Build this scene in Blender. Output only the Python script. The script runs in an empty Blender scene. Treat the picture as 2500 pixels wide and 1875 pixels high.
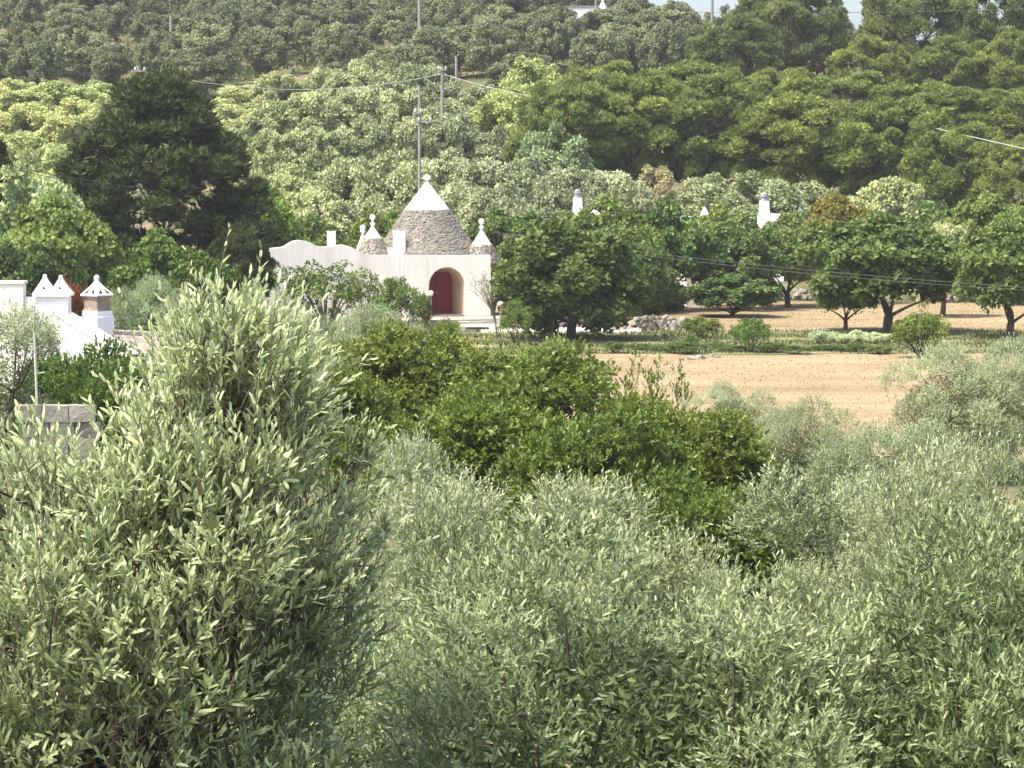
import bpy, math, numpy as np
from mathutils import Matrix, Vector
S = bpy.context.scene
COL = S.collection
R = math.radians

# ------------------------------------------------------------------ camera
F, CX, CY, CZ = 7000.0, 1250.0, 937.5, 8.0        # focal length in photo pixels, photo centre, eye height
PITCH = math.atan((CY - 400.0) / F)                # horizon sits at photo row 400
cam_d = bpy.data.cameras.new('camera'); cam = bpy.data.objects.new('camera', cam_d); COL.objects.link(cam)
cam_d.sensor_width = 36.0; cam_d.lens = 36.0 * F / 2500.0
cam_d.clip_start = 0.5; cam_d.clip_end = 4000
cam.location = (0, 0, CZ); cam.rotation_euler = (math.pi / 2 - PITCH, 0, 0)
S.camera = cam

# ------------------------------------------------------------------ sky, sun, exposure
SUN_EL, SUN_AZ = R(62), R(-122)                    # azimuth from +Y towards +X: the sun stands high on the left, a little behind the camera
w = bpy.data.worlds.new('World'); S.world = w; w.use_nodes = True
nt = w.node_tree; bg = nt.nodes['Background']
sky = nt.nodes.new('ShaderNodeTexSky'); sky.sky_type = 'NISHITA'; sky.sun_disc = False
sky.sun_elevation = SUN_EL; sky.sun_rotation = SUN_AZ; sky.air_density = 0.75; sky.dust_density = 4.5; sky.ozone_density = 0.6; sky.altitude = 250
nt.links.new(sky.outputs[0], bg.inputs['Color']); bg.inputs['Strength'].default_value = 0.15
sd = bpy.data.lights.new('sun', 'SUN'); sun = bpy.data.objects.new('sun', sd); COL.objects.link(sun)
sd.energy = 2.7; sd.angle = R(8); sd.color = (1.0, 0.94, 0.81)
sdir = Vector((math.sin(SUN_AZ) * math.cos(SUN_EL), math.cos(SUN_AZ) * math.cos(SUN_EL), math.sin(SUN_EL)))
sun.rotation_euler = sdir.to_track_quat('Z', 'Y').to_euler(); sun.location = (-20, -20, 60)
vs = S.view_settings; vs.view_transform = 'Standard'; vs.look = 'None'; vs.gamma = 1; vs.exposure = 1.48
vs.use_curve_mapping = False
cy = S.cycles
cy.max_bounces = 6; cy.diffuse_bounces = 3; cy.glossy_bounces = 2; cy.transmission_bounces = 4; cy.transparent_max_bounces = 4
cy.use_denoising = True

# ------------------------------------------------------------------ helpers
def ray(px, py):
    v = (CY - py) / F
    return (px - CX) / F, math.cos(PITCH) + v * math.sin(PITCH), -math.sin(PITCH) + v * math.cos(PITCH)
def at(px, py, y):
    a, b, c = ray(px, py); return Vector((a * y / b, y, CZ + c * y / b))
def to_px(P):                                      # world points (n,3) -> photo pixels
    c, s = math.cos(PITCH), math.sin(PITCH)
    dz = P[:, 2] - CZ; f = P[:, 1] * c - dz * s; u = P[:, 1] * s + dz * c
    return CX + F * P[:, 0] / f, CY - F * u / f, f
HY = [-80, 0, 10, 14, 17, 20, 25, 32, 45, 60, 80, 168, 175, 185, 200, 230, 270, 300, 340, 380, 450, 900]
HZ = [6, 5, 4.2, 3.4, 2.4, 1.4, .9, .5, .2, .05, 0, 0, .7, 2.4, 5.0, 10.2, 17.0, 22.0, 28.0, 31, 32, 24]
def gnd(x, y):
    x = np.asarray(x, float); y = np.asarray(y, float)
    h = np.interp(y, HY, HZ)
    cap = np.interp(x, [-10, 0, 10, 21, 60, 400], [31, 29, 24, 20.2, 19, 17])
    k = 2.0
    hh = -k * np.log(np.exp(-(h) / k) + np.exp(-(cap) / k))
    wav = np.clip((y - 170) / 40, 0, 1) * (.5 * np.sin(x * .13 + y * .05) + .35 * np.sin(x * .31 - y * .21))
    return np.where(y > 165, np.maximum(hh, 0) + wav, h)
def G(x, y): return float(gnd(x, y))

def link(o, parent=None):
    COL.objects.link(o)
    if parent is not None: o.parent = parent
    return o
def tag(o, label=None, cat=None, group=None, kind=None):
    if label: o['label'] = label
    if cat: o['category'] = cat
    if group: o['group'] = group
    if kind: o['kind'] = kind
    return o
def empty(name, loc=(0, 0, 0), rz=0, label=None, cat=None, group=None):
    e = bpy.data.objects.new(name, None); e.empty_display_size = .3
    e.location = loc; e.rotation_euler = (0, 0, rz); link(e); return tag(e, label, cat, group)

class Acc:
    """collects geometry in numpy and turns it into one mesh"""
    def __init__(s): s.V = []; s.L = []; s.S = []; s.T = []; s.M = []; s.n = 0
    def add(s, V, loops, sizes, tint=.5, mat=0):
        V = np.asarray(V, float).reshape(-1, 3)
        s.V.append(V); s.L.append(np.asarray(loops, np.int64).ravel() + s.n); sizes = np.asarray(sizes, np.int64).ravel()
        s.S.append(sizes); s.M.append(np.full(len(sizes), mat, np.int64))
        s.T.append(np.broadcast_to(np.asarray(tint, float), (len(V),)).copy()); s.n += len(V); return s
    def mesh(s, name, mats, smooth=False):
        V = np.concatenate(s.V); Lp = np.concatenate(s.L); Sz = np.concatenate(s.S)
        me = bpy.data.meshes.new(name)
        me.vertices.add(len(V)); me.vertices.foreach_set('co', V.astype(np.float32).ravel())
        me.loops.add(len(Lp)); me.loops.foreach_set('vertex_index', Lp.astype(np.int32))
        me.polygons.add(len(Sz)); st = np.concatenate([[0], np.cumsum(Sz)[:-1]])
        me.polygons.foreach_set('loop_start', st.astype(np.int32))
        me.polygons.foreach_set('material_index', np.concatenate(s.M).astype(np.int32))
        me.polygons.foreach_set('use_smooth', np.full(len(Sz), smooth))
        at_ = me.attributes.new('tint', 'FLOAT', 'POINT'); at_.data.foreach_set('value', np.concatenate(s.T).astype(np.float32))
        for m in (mats if isinstance(mats, (list, tuple)) else [mats]): me.materials.append(m)
        me.update(calc_edges=True); return me
    def obj(s, name, mats, parent=None, smooth=False):
        return link(bpy.data.objects.new(name, s.mesh(name, mats, smooth)), parent)

def nrm(a): return a / np.maximum(np.linalg.norm(a, axis=-1, keepdims=True), 1e-9)
LT = {6: (np.array([[0, 0, 0], [.24, -.42, .05], [.24, .42, .05], [.76, -.40, .01], [.76, .40, .01], [1, 0, -.07]]), [0, 2, 1, 1, 2, 4, 3, 3, 4, 5], [3, 4, 3]),
      4: (np.array([[0, 0, 0], [.45, -.5, .05], [1, 0, -.08], [.45, .5, .05]]), [0, 1, 2, 3], [4]),
      3: (np.array([[0, -.5, 0], [0, .5, 0], [1, 0, 0]]), [0, 1, 2], [3])}
def leaves(acc, B, D, N, Ln, W, kind, tint, mat=0):
    T, lp, sz = LT[kind]; n = len(B); k = len(T)
    D = nrm(D); Sd = nrm(np.cross(D, N)); N2 = np.cross(Sd, D)
    Ln = np.broadcast_to(Ln, (n,)); W = np.broadcast_to(W, (n,))
    V = B[:, None, :] + D[:, None, :] * (Ln[:, None] * T[:, 0])[..., None] + Sd[:, None, :] * (W[:, None] * T[:, 1])[..., None] + N2[:, None, :] * (Ln[:, None] * T[:, 2])[..., None]
    loops = (np.arange(n)[:, None] * k + np.array(lp)[None]).ravel()
    acc.add(V.reshape(-1, 3), loops, np.tile(sz, n), np.repeat(np.broadcast_to(tint, (n,)), k), mat)
def sphere(rng, n): return nrm(rng.normal(size=(n, 3)))
def tube(acc, pts, rad, sides=6, tint=.5, mat=0, cap=True):
    P = np.asarray(pts, float); m = len(P); rad = np.broadcast_to(rad, (m,))
    Tn = nrm(np.gradient(P, axis=0)); ref = np.array([0, 0, 1.0]) if abs(Tn[0, 2]) < .9 else np.array([1.0, 0, 0])
    a = nrm(np.cross(Tn, ref)); b = np.cross(Tn, a)
    th = np.arange(sides) * 2 * math.pi / sides
    V = P[:, None] + rad[:, None, None] * (np.cos(th)[None, :, None] * a[:, None] + np.sin(th)[None, :, None] * b[:, None])
    i = np.arange(m - 1)[:, None] * sides; j = np.arange(sides)[None]; j2 = (j + 1) % sides
    q = np.stack([i + j, i + j2, i + sides + j2, i + sides + j], -1).reshape(-1)
    acc.add(V.reshape(-1, 3), q, np.full((m - 1) * sides, 4), tint, mat)
    if cap:
        acc.add(V[-1], np.arange(sides), [sides], tint, mat); acc.add(V[0], np.arange(sides)[::-1], [sides], tint, mat)
def bez(a, b, c, n=6):
    t = np.linspace(0, 1, n)[:, None]; a, b, c = map(np.asarray, (a, b, c))
    return (1 - t) ** 2 * a + 2 * t * (1 - t) * b + t * t * c
BOXQ = [0, 3, 2, 1, 4, 5, 6, 7, 0, 1, 5, 4, 1, 2, 6, 5, 2, 3, 7, 6, 3, 0, 4, 7]
BOXV = np.array([[-1, -1, -1], [1, -1, -1], [1, 1, -1], [-1, 1, -1], [-1, -1, 1], [1, -1, 1], [1, 1, 1], [-1, 1, 1]], float)
def box(acc, c, h, rz=0, tint=.5, mat=0, jit=0, rng=None, rx=0, top=1.0):
    V = BOXV * np.asarray(h)
    V[4:, :2] *= top
    if jit: V = V + rng.uniform(-jit, jit, V.shape)
    if rx: V = V @ np.array(Matrix.Rotation(rx, 3, 'X')).T
    V = V @ np.array(Matrix.Rotation(rz, 3, 'Z')).T + np.asarray(c)
    acc.add(V, BOXQ, [4] * 6, tint, mat)
def lathe(acc, prof, sides=24, c=(0, 0, 0), tint=.5, mat=0, rng=None, jit=0):
    pr = np.array(prof, float); th = np.arange(sides) * 2 * math.pi / sides
    rr = np.repeat(pr[:, :1], sides, 1)
    if jit: rr = rr * (1 + rng.uniform(-jit, jit, rr.shape))
    V = np.stack([rr * np.cos(th), rr * np.sin(th), np.repeat(pr[:, 1:], sides, 1)], -1) + np.asarray(c)
    m = len(pr); i = np.arange(m - 1)[:, None] * sides; j = np.arange(sides)[None]; j2 = (j + 1) % sides
    acc.add(V.reshape(-1, 3), np.stack([i + j, i + j2, i + sides + j2, i + sides + j], -1), np.full((m - 1) * sides, 4), tint, mat)
    acc.add(V[-1], np.arange(sides), [sides], tint, mat); acc.add(V[0], np.arange(sides)[::-1], [sides], tint, mat)
def rock_mesh(rng, mats, name='stone'):
    a = Acc(); V = BOXV * np.array([.5, .42, .42]) * rng.uniform(.75, 1.1, (8, 3)) + rng.uniform(-.08, .08, (8, 3))
    mid = V[BOXQ].reshape(6, 4, 3).mean(1); mid *= 1.18
    V = np.concatenate([V, mid]); q = np.array(BOXQ).reshape(6, 4); f = []
    for k in range(6):
        for e in range(4): f += [q[k, e], q[k, (e + 1) % 4], 8 + k]
    a.add(V, f, [3] * 24, rng.uniform(0, 1)); return a.mesh(name, mats)

# ------------------------------------------------------------------ materials
def mat_nodes(name):
    m = bpy.data.materials.new(name); m.use_nodes = True; n = m.node_tree.nodes; l = m.node_tree.links
    return m, n, l, n['Principled BSDF'], n['Material Output']
def ramp(n, stops):
    r = n.new('ShaderNodeValToRGB'); e = r.color_ramp.elements
    while len(e) < len(stops): e.new(.5)
    for k, (p, c) in enumerate(stops): e[k].position = p; e[k].color = (*c, 1)
    return r
def leaf_mat(name, stops, transl=.3, rough=.5, spec=.3, var=.18, hue=.02):
    """colour from a per-leaf random value, a little shift from tree to tree, some light passing through the blade"""
    m, n, l, p, out = mat_nodes(name)
    a = n.new('ShaderNodeAttribute'); a.attribute_name = 'tint'
    r = ramp(n, stops); l.new(a.outputs['Fac'], r.inputs[0])
    oi = n.new('ShaderNodeObjectInfo')
    mul = n.new('ShaderNodeMix'); mul.data_type = 'RGBA'; mul.blend_type = 'MULTIPLY'; mul.inputs[0].default_value = 1
    l.new(r.outputs[0], mul.inputs[6]); l.new(oi.outputs['Color'], mul.inputs[7])
    hs = n.new('ShaderNodeHueSaturation'); l.new(mul.outputs[2], hs.inputs['Color'])
    mr = n.new('ShaderNodeMapRange'); l.new(oi.outputs['Random'], mr.inputs[0]); mr.inputs[3].default_value = 1 - var; mr.inputs[4].default_value = 1 + var
    l.new(mr.outputs[0], hs.inputs['Value'])
    mh = n.new('ShaderNodeMapRange'); l.new(oi.outputs['Random'], mh.inputs[0]); mh.inputs[3].default_value = .5 + hue; mh.inputs[4].default_value = .5 - hue
    l.new(mh.outputs[0], hs.inputs['Hue'])
    l.new(hs.outputs[0], p.inputs['Base Color']); p.inputs['Roughness'].default_value = rough; p.inputs['Specular IOR Level'].default_value = spec
    t = n.new('ShaderNodeBsdfTranslucent'); l.new(hs.outputs[0], t.inputs[0])
    mx = n.new('ShaderNodeMixShader'); mx.inputs[0].default_value = transl
    l.new(p.outputs[0], mx.inputs[1]); l.new(t.outputs[0], mx.inputs[2]); l.new(mx.outputs[0], out.inputs[0])
    return m
def noise_mat(name, stops, scale=3, detail=8, rough=.85, bump=.3, stretch=(1, 1, 1), bscale=None, spec=.2, tintmix=0):
    m, n, l, p, out = mat_nodes(name)
    tc = n.new('ShaderNodeTexCoord'); mp = n.new('ShaderNodeMapping'); mp.inputs['Scale'].default_value = stretch
    l.new(tc.outputs['Object'], mp.inputs[0])
    t = n.new('ShaderNodeTexNoise'); t.inputs['Scale'].default_value = scale; t.inputs['Detail'].default_value = detail; t.inputs['Roughness'].default_value = .65
    l.new(mp.outputs[0], t.inputs[0]); fac = t.outputs[0]
    if tintmix:
        a = n.new('ShaderNodeAttribute'); a.attribute_name = 'tint'; mx = n.new('ShaderNodeMix'); mx.inputs[0].default_value = tintmix
        l.new(fac, mx.inputs[2]); l.new(a.outputs['Fac'], mx.inputs[3]); fac = mx.outputs[0]
    r = ramp(n, stops); l.new(fac, r.inputs[0]); l.new(r.outputs[0], p.inputs['Base Color'])
    p.inputs['Roughness'].default_value = rough; p.inputs['Specular IOR Level'].default_value = spec
    if bump:
        t2 = n.new('ShaderNodeTexNoise'); t2.inputs['Scale'].default_value = bscale or scale * 4; t2.inputs['Detail'].default_value = 6
        l.new(mp.outputs[0], t2.inputs[0]); b = n.new('ShaderNodeBump'); b.inputs['Strength'].default_value = bump; b.inputs['Distance'].default_value = .05
        l.new(t2.outputs[0], b.inputs['Height']); l.new(b.outputs[0], p.inputs['Normal'])
    return m
M = {}
M['olive'] = leaf_mat('olive_leaf', [(0, (.075, .095, .036)), (.35, (.190, .225, .102)), (.7, (.37, .41, .220)), (.93, (.56, .59, .365)), (1, (.68, .70, .52))], .26, .42, .35, .07, .008)
M['olive_far'] = leaf_mat('far_olive_leaf', [(0, (.16, .19, .080)), (.5, (.385, .425, .205)), (1, (.65, .68, .375))], .22, .6, .2, .12, .012)
M['walnut'] = leaf_mat('walnut_leaf', [(0, (.052, .080, .010)), (.5, (.125, .172, .022)), (.9, (.23, .285, .048)), (1, (.39, .42, .14))], .34, .45, .4, .10, .010)
M['broad'] = leaf_mat('broad_leaf', [(0, (.062, .095, .022)), (.5, (.142, .200, .046)), (1, (.28, .345, .100))], .32, .5, .3, .14, .016)
M['pine'] = leaf_mat('pine_needle', [(0, (.078, .112, .032)), (.5, (.180, .230, .060)), (1, (.40, .45, .125))], .25, .6, .2, .10, .010)
M['dry_leaf'] = leaf_mat('dry_leaf', [(0, (.22, .17, .08)), (1, (.42, .33, .16))], .2, .7, .1)
M['yellow'] = leaf_mat('yellow_leaf', [(0, (.12, .125, .03)), (.5, (.30, .25, .055)), (1, (.46, .37, .10))], .3, .6, .2)
M['white_flower'] = leaf_mat('white_flower', [(0, (.6, .6, .5)), (1, (.8, .8, .74))], .3, .6, .2, .05, 0)
M['grass'] = leaf_mat('grass_blade', [(0, (.055, .075, .025)), (.5, (.10, .125, .045)), (1, (.19, .19, .085))], .25, .6, .2)
M['straw'] = leaf_mat('straw_blade', [(0, (.18, .135, .07)), (.5, (.26, .20, .115)), (1, (.33, .268, .16))], .25, .7, .1)
M['bark'] = noise_mat('bark', [(.3, (.035, .028, .02)), (.7, (.12, .10, .078))], 9, 8, .9, .8, (1, 1, .3), 20)
M['twig'] = noise_mat('twig', [(.3, (.09, .08, .055)), (.7, (.20, .18, .13))], 6, 4, .8, 0)
M['pale_bark'] = noise_mat('pale_bark', [(.3, (.16, .14, .11)), (.7, (.34, .31, .26))], 9, 8, .9, .5, (1, 1, .3), 20)
M['soil'] = noise_mat('soil', [(.30, (.045, .055, .02)), (.48, (.09, .095, .04)), (.62, (.19, .155, .09)), (.75, (.12, .12, .05))], .22, 12, .95, .6, (1, 1, 1), 2.0)
M['field'] = noise_mat('field', [(.25, (.135, .098, .050)), (.40, (.215, .160, .088)), (.56, (.270, .208, .120)), (.75, (.325, .26, .155))], .22, 14, .95, .6, (.6, 1.1, 1), 3.0)
M['verge'] = noise_mat('verge', [(.35, (.07, .085, .03)), (.52, (.14, .15, .06)), (.68, (.30, .245, .13))], .5, 10, .95, .6, (.6, 1.2, 1), 3.0)
M['lime'] = noise_mat('limewash', [(.25, (.60, .53, .43)), (.40, (.80, .735, .63)), (.55, (.86, .805, .71)), (.8, (.88, .84, .755))], 1.1, 10, .8, .45, (1, 1, .22), 5, .25)
M['white'] = noise_mat('white_paint', [(.3, (.74, .74, .73)), (.6, (.83, .83, .82))], 2.2, 8, .75, .25, (1, 1, .6), 8)
M['peach'] = noise_mat('peach_plaster', [(.3, (.60, .43, .29)), (.6, (.74, .56, .40))], 1.3, 8, .85, .3)
M['lstone'] = noise_mat('limestone', [(.15, (.14, .13, .11)), (.5, (.30, .275, .235)), (.85, (.50, .465, .40))], 3, 8, .9, .5, (1, 1, 1), 12, .2, .6)
M['rstone'] = noise_mat('roof_stone', [(.15, (.17, .16, .135)), (.5, (.27, .25, .212)), (.85, (.38, .355, .305))], 3, 8, .9, .5, (1, 1, 1), 12, .2, .5)
M['dstone'] = noise_mat('mortar_core', [(.3, (.10, .095, .08)), (.7, (.2, .185, .16))], 3, 6, .95, .4)
M['door'] = noise_mat('red_door', [(.3, (.23, .022, .025)), (.7, (.31, .036, .036))], 3, 5, .55, .15, (4, 4, .4), 8, .4)
M['brown'] = noise_mat('brown_stack', [(.3, (.20, .155, .12)), (.7, (.33, .265, .21))], 4, 7, .9, .5)
M['tile'] = noise_mat('roof_tile', [(.25, (.20, .172, .14)), (.5, (.27, .238, .198)), (.75, (.33, .295, .25))], 1.5, 8, .9, .4, (1, 1, 1), 9, .2, .45)
M['conc'] = noise_mat('concrete', [(.3, (.20, .195, .165)), (.7, (.30, .29, .25))], 2, 6, .9, .3)
M['grey'] = noise_mat('grey_metal', [(.3, (.22, .23, .23)), (.7, (.32, .33, .33))], 3, 3, .5, 0, spec=.5)
M['dark'] = noise_mat('dark_hole', [(.3, (.010, .010, .010)), (.7, (.02, .02, .02))], 3, 2, .8, 0)
M['wire_p'] = noise_mat('pale_cable', [(.3, (.42, .42, .37)), (.7, (.5, .5, .45))], 3, 2, .6, 0)
M['wire_d'] = noise_mat('dark_cable', [(.3, (.075, .08, .065)), (.7, (.10, .105, .085))], 3, 2, .6, 0)
M['terracotta'] = noise_mat('terracotta', [(.3, (.34, .12, .05)), (.7, (.46, .19, .09))], 5, 5, .85, .2)
M['glass'] = noise_mat('window_glass', [(.3, (.02, .025, .03)), (.7, (.035, .04, .045))], 2, 2, .15, 0, spec=.6)

# ------------------------------------------------------------------ terrain
def sheet(name, xs, ys, zf, mat, kind='structure'):
    a = Acc(); X, Y = np.meshgrid(xs, ys); Z = zf(X, Y); nx = len(xs)
    i = np.arange(len(ys) - 1)[:, None] * nx; j = np.arange(nx - 1)[None]
    a.add(np.stack([X, Y, Z], -1).reshape(-1, 3), np.stack([i + j, i + j + 1, i + nx + j + 1, i + nx + j], -1), np.full((nx - 1) * (len(ys) - 1), 4))
    return tag(a.obj(name, mat, None, True), kind=kind)
xs = np.concatenate([[-900, -500, -300, -180], np.arange(-110, 111, 3.), [180, 300, 500, 900]])
ys = np.concatenate([np.arange(-80, 0, 10.), np.arange(0, 60, 2.), np.arange(60, 420, 4.), [450, 500, 600, 750, 900]])
sheet('ground', xs, ys, gnd, M['soil'])
def wob(v, s, amp): return amp * (np.sin(v * .35 + s) + .6 * np.sin(v * .83 + 2 * s) + .3 * np.sin(v * 1.9 + s))
def patch(name, x0, x1, yn, yf, mat, z, s=0.):
    xs = np.linspace(x0, x1, 90); t = np.linspace(0, 1, 24)[:, None]
    a_ = yn + wob(xs, s, .5); b_ = yf + wob(xs, s + 2, .5)
    Y = a_[None] * (1 - t) + b_[None] * t; X = np.repeat(xs[None], 24, 0)
    a = Acc(); i = np.arange(23)[:, None] * 90; j = np.arange(89)[None]
    a.add(np.stack([X, Y, gnd(X, Y) + z], -1).reshape(-1, 3), np.stack([i + j, i + j + 1, i + 90 + j + 1, i + 90 + j], -1), np.full(89 * 23, 4))
    return tag(a.obj(name, mat, None, True), kind='structure')
patch('dry_field', -8, 60, 78, 166, M['field'], .02)
patch('grass_verge', -9, 45, 120.5, 137, M['verge'], .04, 1.3)

# ------------------------------------------------------------------ tree building
def lobes_on(rng, n, a, b, hc, r0, r1, lo=-.55, f0=.55, f1=.9, ay=None):
    u = sphere(rng, n * 4); u = u[u[:, 2] > lo][:n]; f = rng.uniform(f0, f1, len(u))[:, None] ** .8
    C = u * np.array([a, ay or a, b]) * f + np.array([0, 0, hc]); return C, rng.uniform(r0, r1, len(C))
def wood(rng, base_h, r0, C, mat, lean=.25, sides=8, nlimb=5, twist=True, inner=.75):
    """trunk that splits into limbs, each limb feeding the nearest lobes"""
    a = Acc(); top = np.array([rng.uniform(-lean, lean), rng.uniform(-lean, lean), base_h])
    P = bez((0, 0, -.35), (rng.uniform(-lean, lean), rng.uniform(-lean, lean), base_h * .5), top, 7)
    tube(a, P, np.array([1.45, 1.12, 1.0, .95, .9, .88, .85]) * r0, sides)
    cen = C.mean(0); k = rng.choice(len(C), min(nlimb, len(C)), False); ends = []
    for i in k:
        e = top + (C[i] - top) * .6; mid = top + (e - top) * .45 + rng.normal(size=3) * .12 * np.linalg.norm(e - top) + np.array([0, 0, .1])
        tube(a, bez(top - (0, 0, .05), mid, e, 6), np.linspace(.5, .2, 6) * r0, 6); ends.append(e)
    ends = np.array(ends)
    for c in C:
        e = ends[np.argmin(np.linalg.norm(ends - c, axis=1))]; mid = (e + c) / 2 + rng.normal(size=3) * .12 * np.linalg.norm(c - e)
        tube(a, bez(e, mid, e + (c - e) * 1.05, 5), np.linspace(.14, .04, 5) * r0, 4, cap=False)
    return a.mesh('trunk', mat, True)
def shoots(rng, C, Rd, cc, per_m2, len0, len1, up=.5, out=.5, long_frac=.03):
    """start, direction and length of leafy shoots growing out of the lobes"""
    cnt = np.maximum(3, (per_m2 * Rd ** 2 * 12.6).astype(int)); idx = np.repeat(np.arange(len(C)), cnt); n = len(idx)
    u = sphere(rng, n); lean_ = nrm(np.array([0, 0, 1.]) + .6 * nrm(C - cc))[idx]; dn = (u * lean_).sum(1); u = np.where((dn < -.15)[:, None] & (rng.random(n) < .9)[:, None], u - 2 * dn[:, None] * lean_, u)
    B = C[idx] + u * (Rd[idx] * rng.uniform(.62, 1.0, n))[:, None]
    D = nrm(u * .7 + nrm(B - cc) * out + np.array([0, 0, up]) + rng.normal(size=(n, 3)) * .40)
    L = rng.uniform(len0, len1, n)
    lg = (rng.random(n) < long_frac) & (u[:, 2] > .1); L[lg] *= 1.7; D[lg] = nrm(D[lg] + np.array([0, 0, .9]))
    return B, D, L, np.clip(rng.random(n) * .55 + (rng.random(len(C)) * .75 - .1)[idx], 0, 1)
def shoot_leaves(rng, B, D, L, sh, m, ll, lw, tip_light=.25, open0=62, open1=22, droop=.12):
    n = len(B); t = np.tile(np.linspace(.08, 1, m), (n, 1)) + rng.uniform(-.02, .02, (n, m))
    ref = np.where(np.abs(D[:, 2:]) < .9, np.array([[0, 0, 1.]]), np.array([[1., 0, 0]])); X = nrm(np.cross(D, ref)); Y = np.cross(D, X)
    k = np.arange(m); ph = (k // 2) * (math.pi / 2) + (k % 2) * math.pi + rng.uniform(0, 6.28, (n, 1)) + rng.normal(size=(n, m)) * .35
    rad = np.cos(ph)[..., None] * X[:, None] + np.sin(ph)[..., None] * Y[:, None]
    A = np.radians(open0 + (open1 - open0) * t + rng.normal(size=(n, m)) * 9)
    pos = B[:, None] + D[:, None] * (L[:, None] * t)[..., None] + np.array([0, 0, -1.]) * (droop * L[:, None] * t ** 2 * (1 - np.abs(D[:, 2:3])))[..., None]
    ld = nrm(D[:, None] * np.cos(A)[..., None] + rad * np.sin(A)[..., None] + np.array([0, 0, .12]))
    nn = nrm(D[:, None] - ld * (ld * D[:, None]).sum(-1, keepdims=True) + rng.normal(size=(n, m, 3)) * .30 + np.array([-.1, -.15, .55])); nn = nn * np.sign((nn * np.array([0, 0, 1.])).sum(-1, keepdims=True) + 1e-6)
    sz = (1 - .35 * np.abs(t - .45) * 2) * rng.uniform(.62, 1.3, (n, m))
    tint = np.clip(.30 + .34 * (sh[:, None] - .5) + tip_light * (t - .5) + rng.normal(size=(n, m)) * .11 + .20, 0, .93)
    odd = rng.random((n, m)); tint = np.where(odd < .02, rng.uniform(.92, 1, (n, m)), tint)
    return pos.reshape(-1, 3), ld.reshape(-1, 3), nn.reshape(-1, 3), (ll * sz).ravel(), (lw * sz).ravel(), tint.ravel()
def clump_crown(rng, C, Rd, per_m2, ls0, ls1, kind, aspect=.55, subn=5, flat=1.0, sub=.5, upb=.12, tjit=.17, mat=0, acc=None):
    """lobes broken into smaller knobs, covered with leaf-sized faces: reads as foliage from far"""
    a = acc or Acc()
    SC = []; SR = []; ST = []
    for c, r in zip(C, Rd):
        lt = rng.normal() * .10
        for q in range(subn):
            u = sphere(rng, 1)[0]; u[2] = abs(u[2]) * (1 if rng.random() < .75 else -1) * flat
            SC.append(c + u * r * rng.uniform(.45, .8)); SR.append(r * rng.uniform(sub * .75, sub * 1.2)); ST.append(lt + rng.normal() * .07)
    SC = np.array(SC); SR = np.array(SR); ST = np.array(ST)
    cnt = np.maximum(6, (per_m2 * SR ** 2 * 12.6).astype(int)); ix = np.repeat(np.arange(len(SC)), cnt); n = len(ix)
    u = sphere(rng, n); u[:, 2] = np.where(rng.random(n) < .7, np.abs(u[:, 2]), u[:, 2])
    B = SC[ix] + u * (SR[ix] * rng.uniform(.6, 1.06, n))[:, None]
    N = nrm(u + rng.normal(size=(n, 3)) * .32 + np.array([0, 0, upb]))
    D = nrm(np.cross(N, sphere(rng, n)) + u * .35 + np.array([0, 0, .2])); N = nrm(N - D * (N * D).sum(-1, keepdims=True))
    L = rng.uniform(ls0, ls1, n)
    leaves(a, B, D, N, L, L * aspect, kind, np.clip(.5 + ST[ix] + rng.normal(size=n) * tjit, 0, 1), mat)
    return a
def pine_crown(rng, C, Rd, per_m2, ln0, ln1, subn=4, up=.8, flat=.8, blades=4):
    a = Acc(); SC = []; SR = []; ST = []
    for c, r in zip(C, Rd):
        lt = rng.normal() * .1
        for q in range(subn):
            u = sphere(rng, 1)[0]; u[2] = abs(u[2]) * flat * 1.4
            SC.append(c + u * r * rng.uniform(.4, .8)); SR.append(r * rng.uniform(.38, .6)); ST.append(lt + rng.normal() * .06)
    SC = np.array(SC); SR = np.array(SR); ST = np.array(ST)
    cnt = np.maximum(5, (per_m2 * SR ** 2 * 12.6).astype(int)); ix = np.repeat(np.arange(len(SC)), cnt); n = len(ix)
    u = sphere(rng, n); u[:, 2] = np.where(rng.random(n) < .75, np.abs(u[:, 2]), u[:, 2])
    B = SC[ix] + u * (SR[ix] * rng.uniform(.55, 1.0, n))[:, None]; ax = nrm(u * .8 + np.array([0, 0, up]))
    tt = np.clip(.45 + ST[ix] + rng.normal(size=n) * .15, 0, 1)
    for k in range(blades):
        D = nrm(ax + rng.normal(size=(n, 3)) * .55); L = rng.uniform(ln0, ln1, n)
        N = nrm(u + sphere(rng, n) * .5 + np.array([0, 0, .5]))
        leaves(a, B, D, N, L, L * .30, 3, tt)
    return a

PROTO = {}
def proto(kind, W, H, parts): PROTO.setdefault(kind, []).append((W, H, parts))
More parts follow.
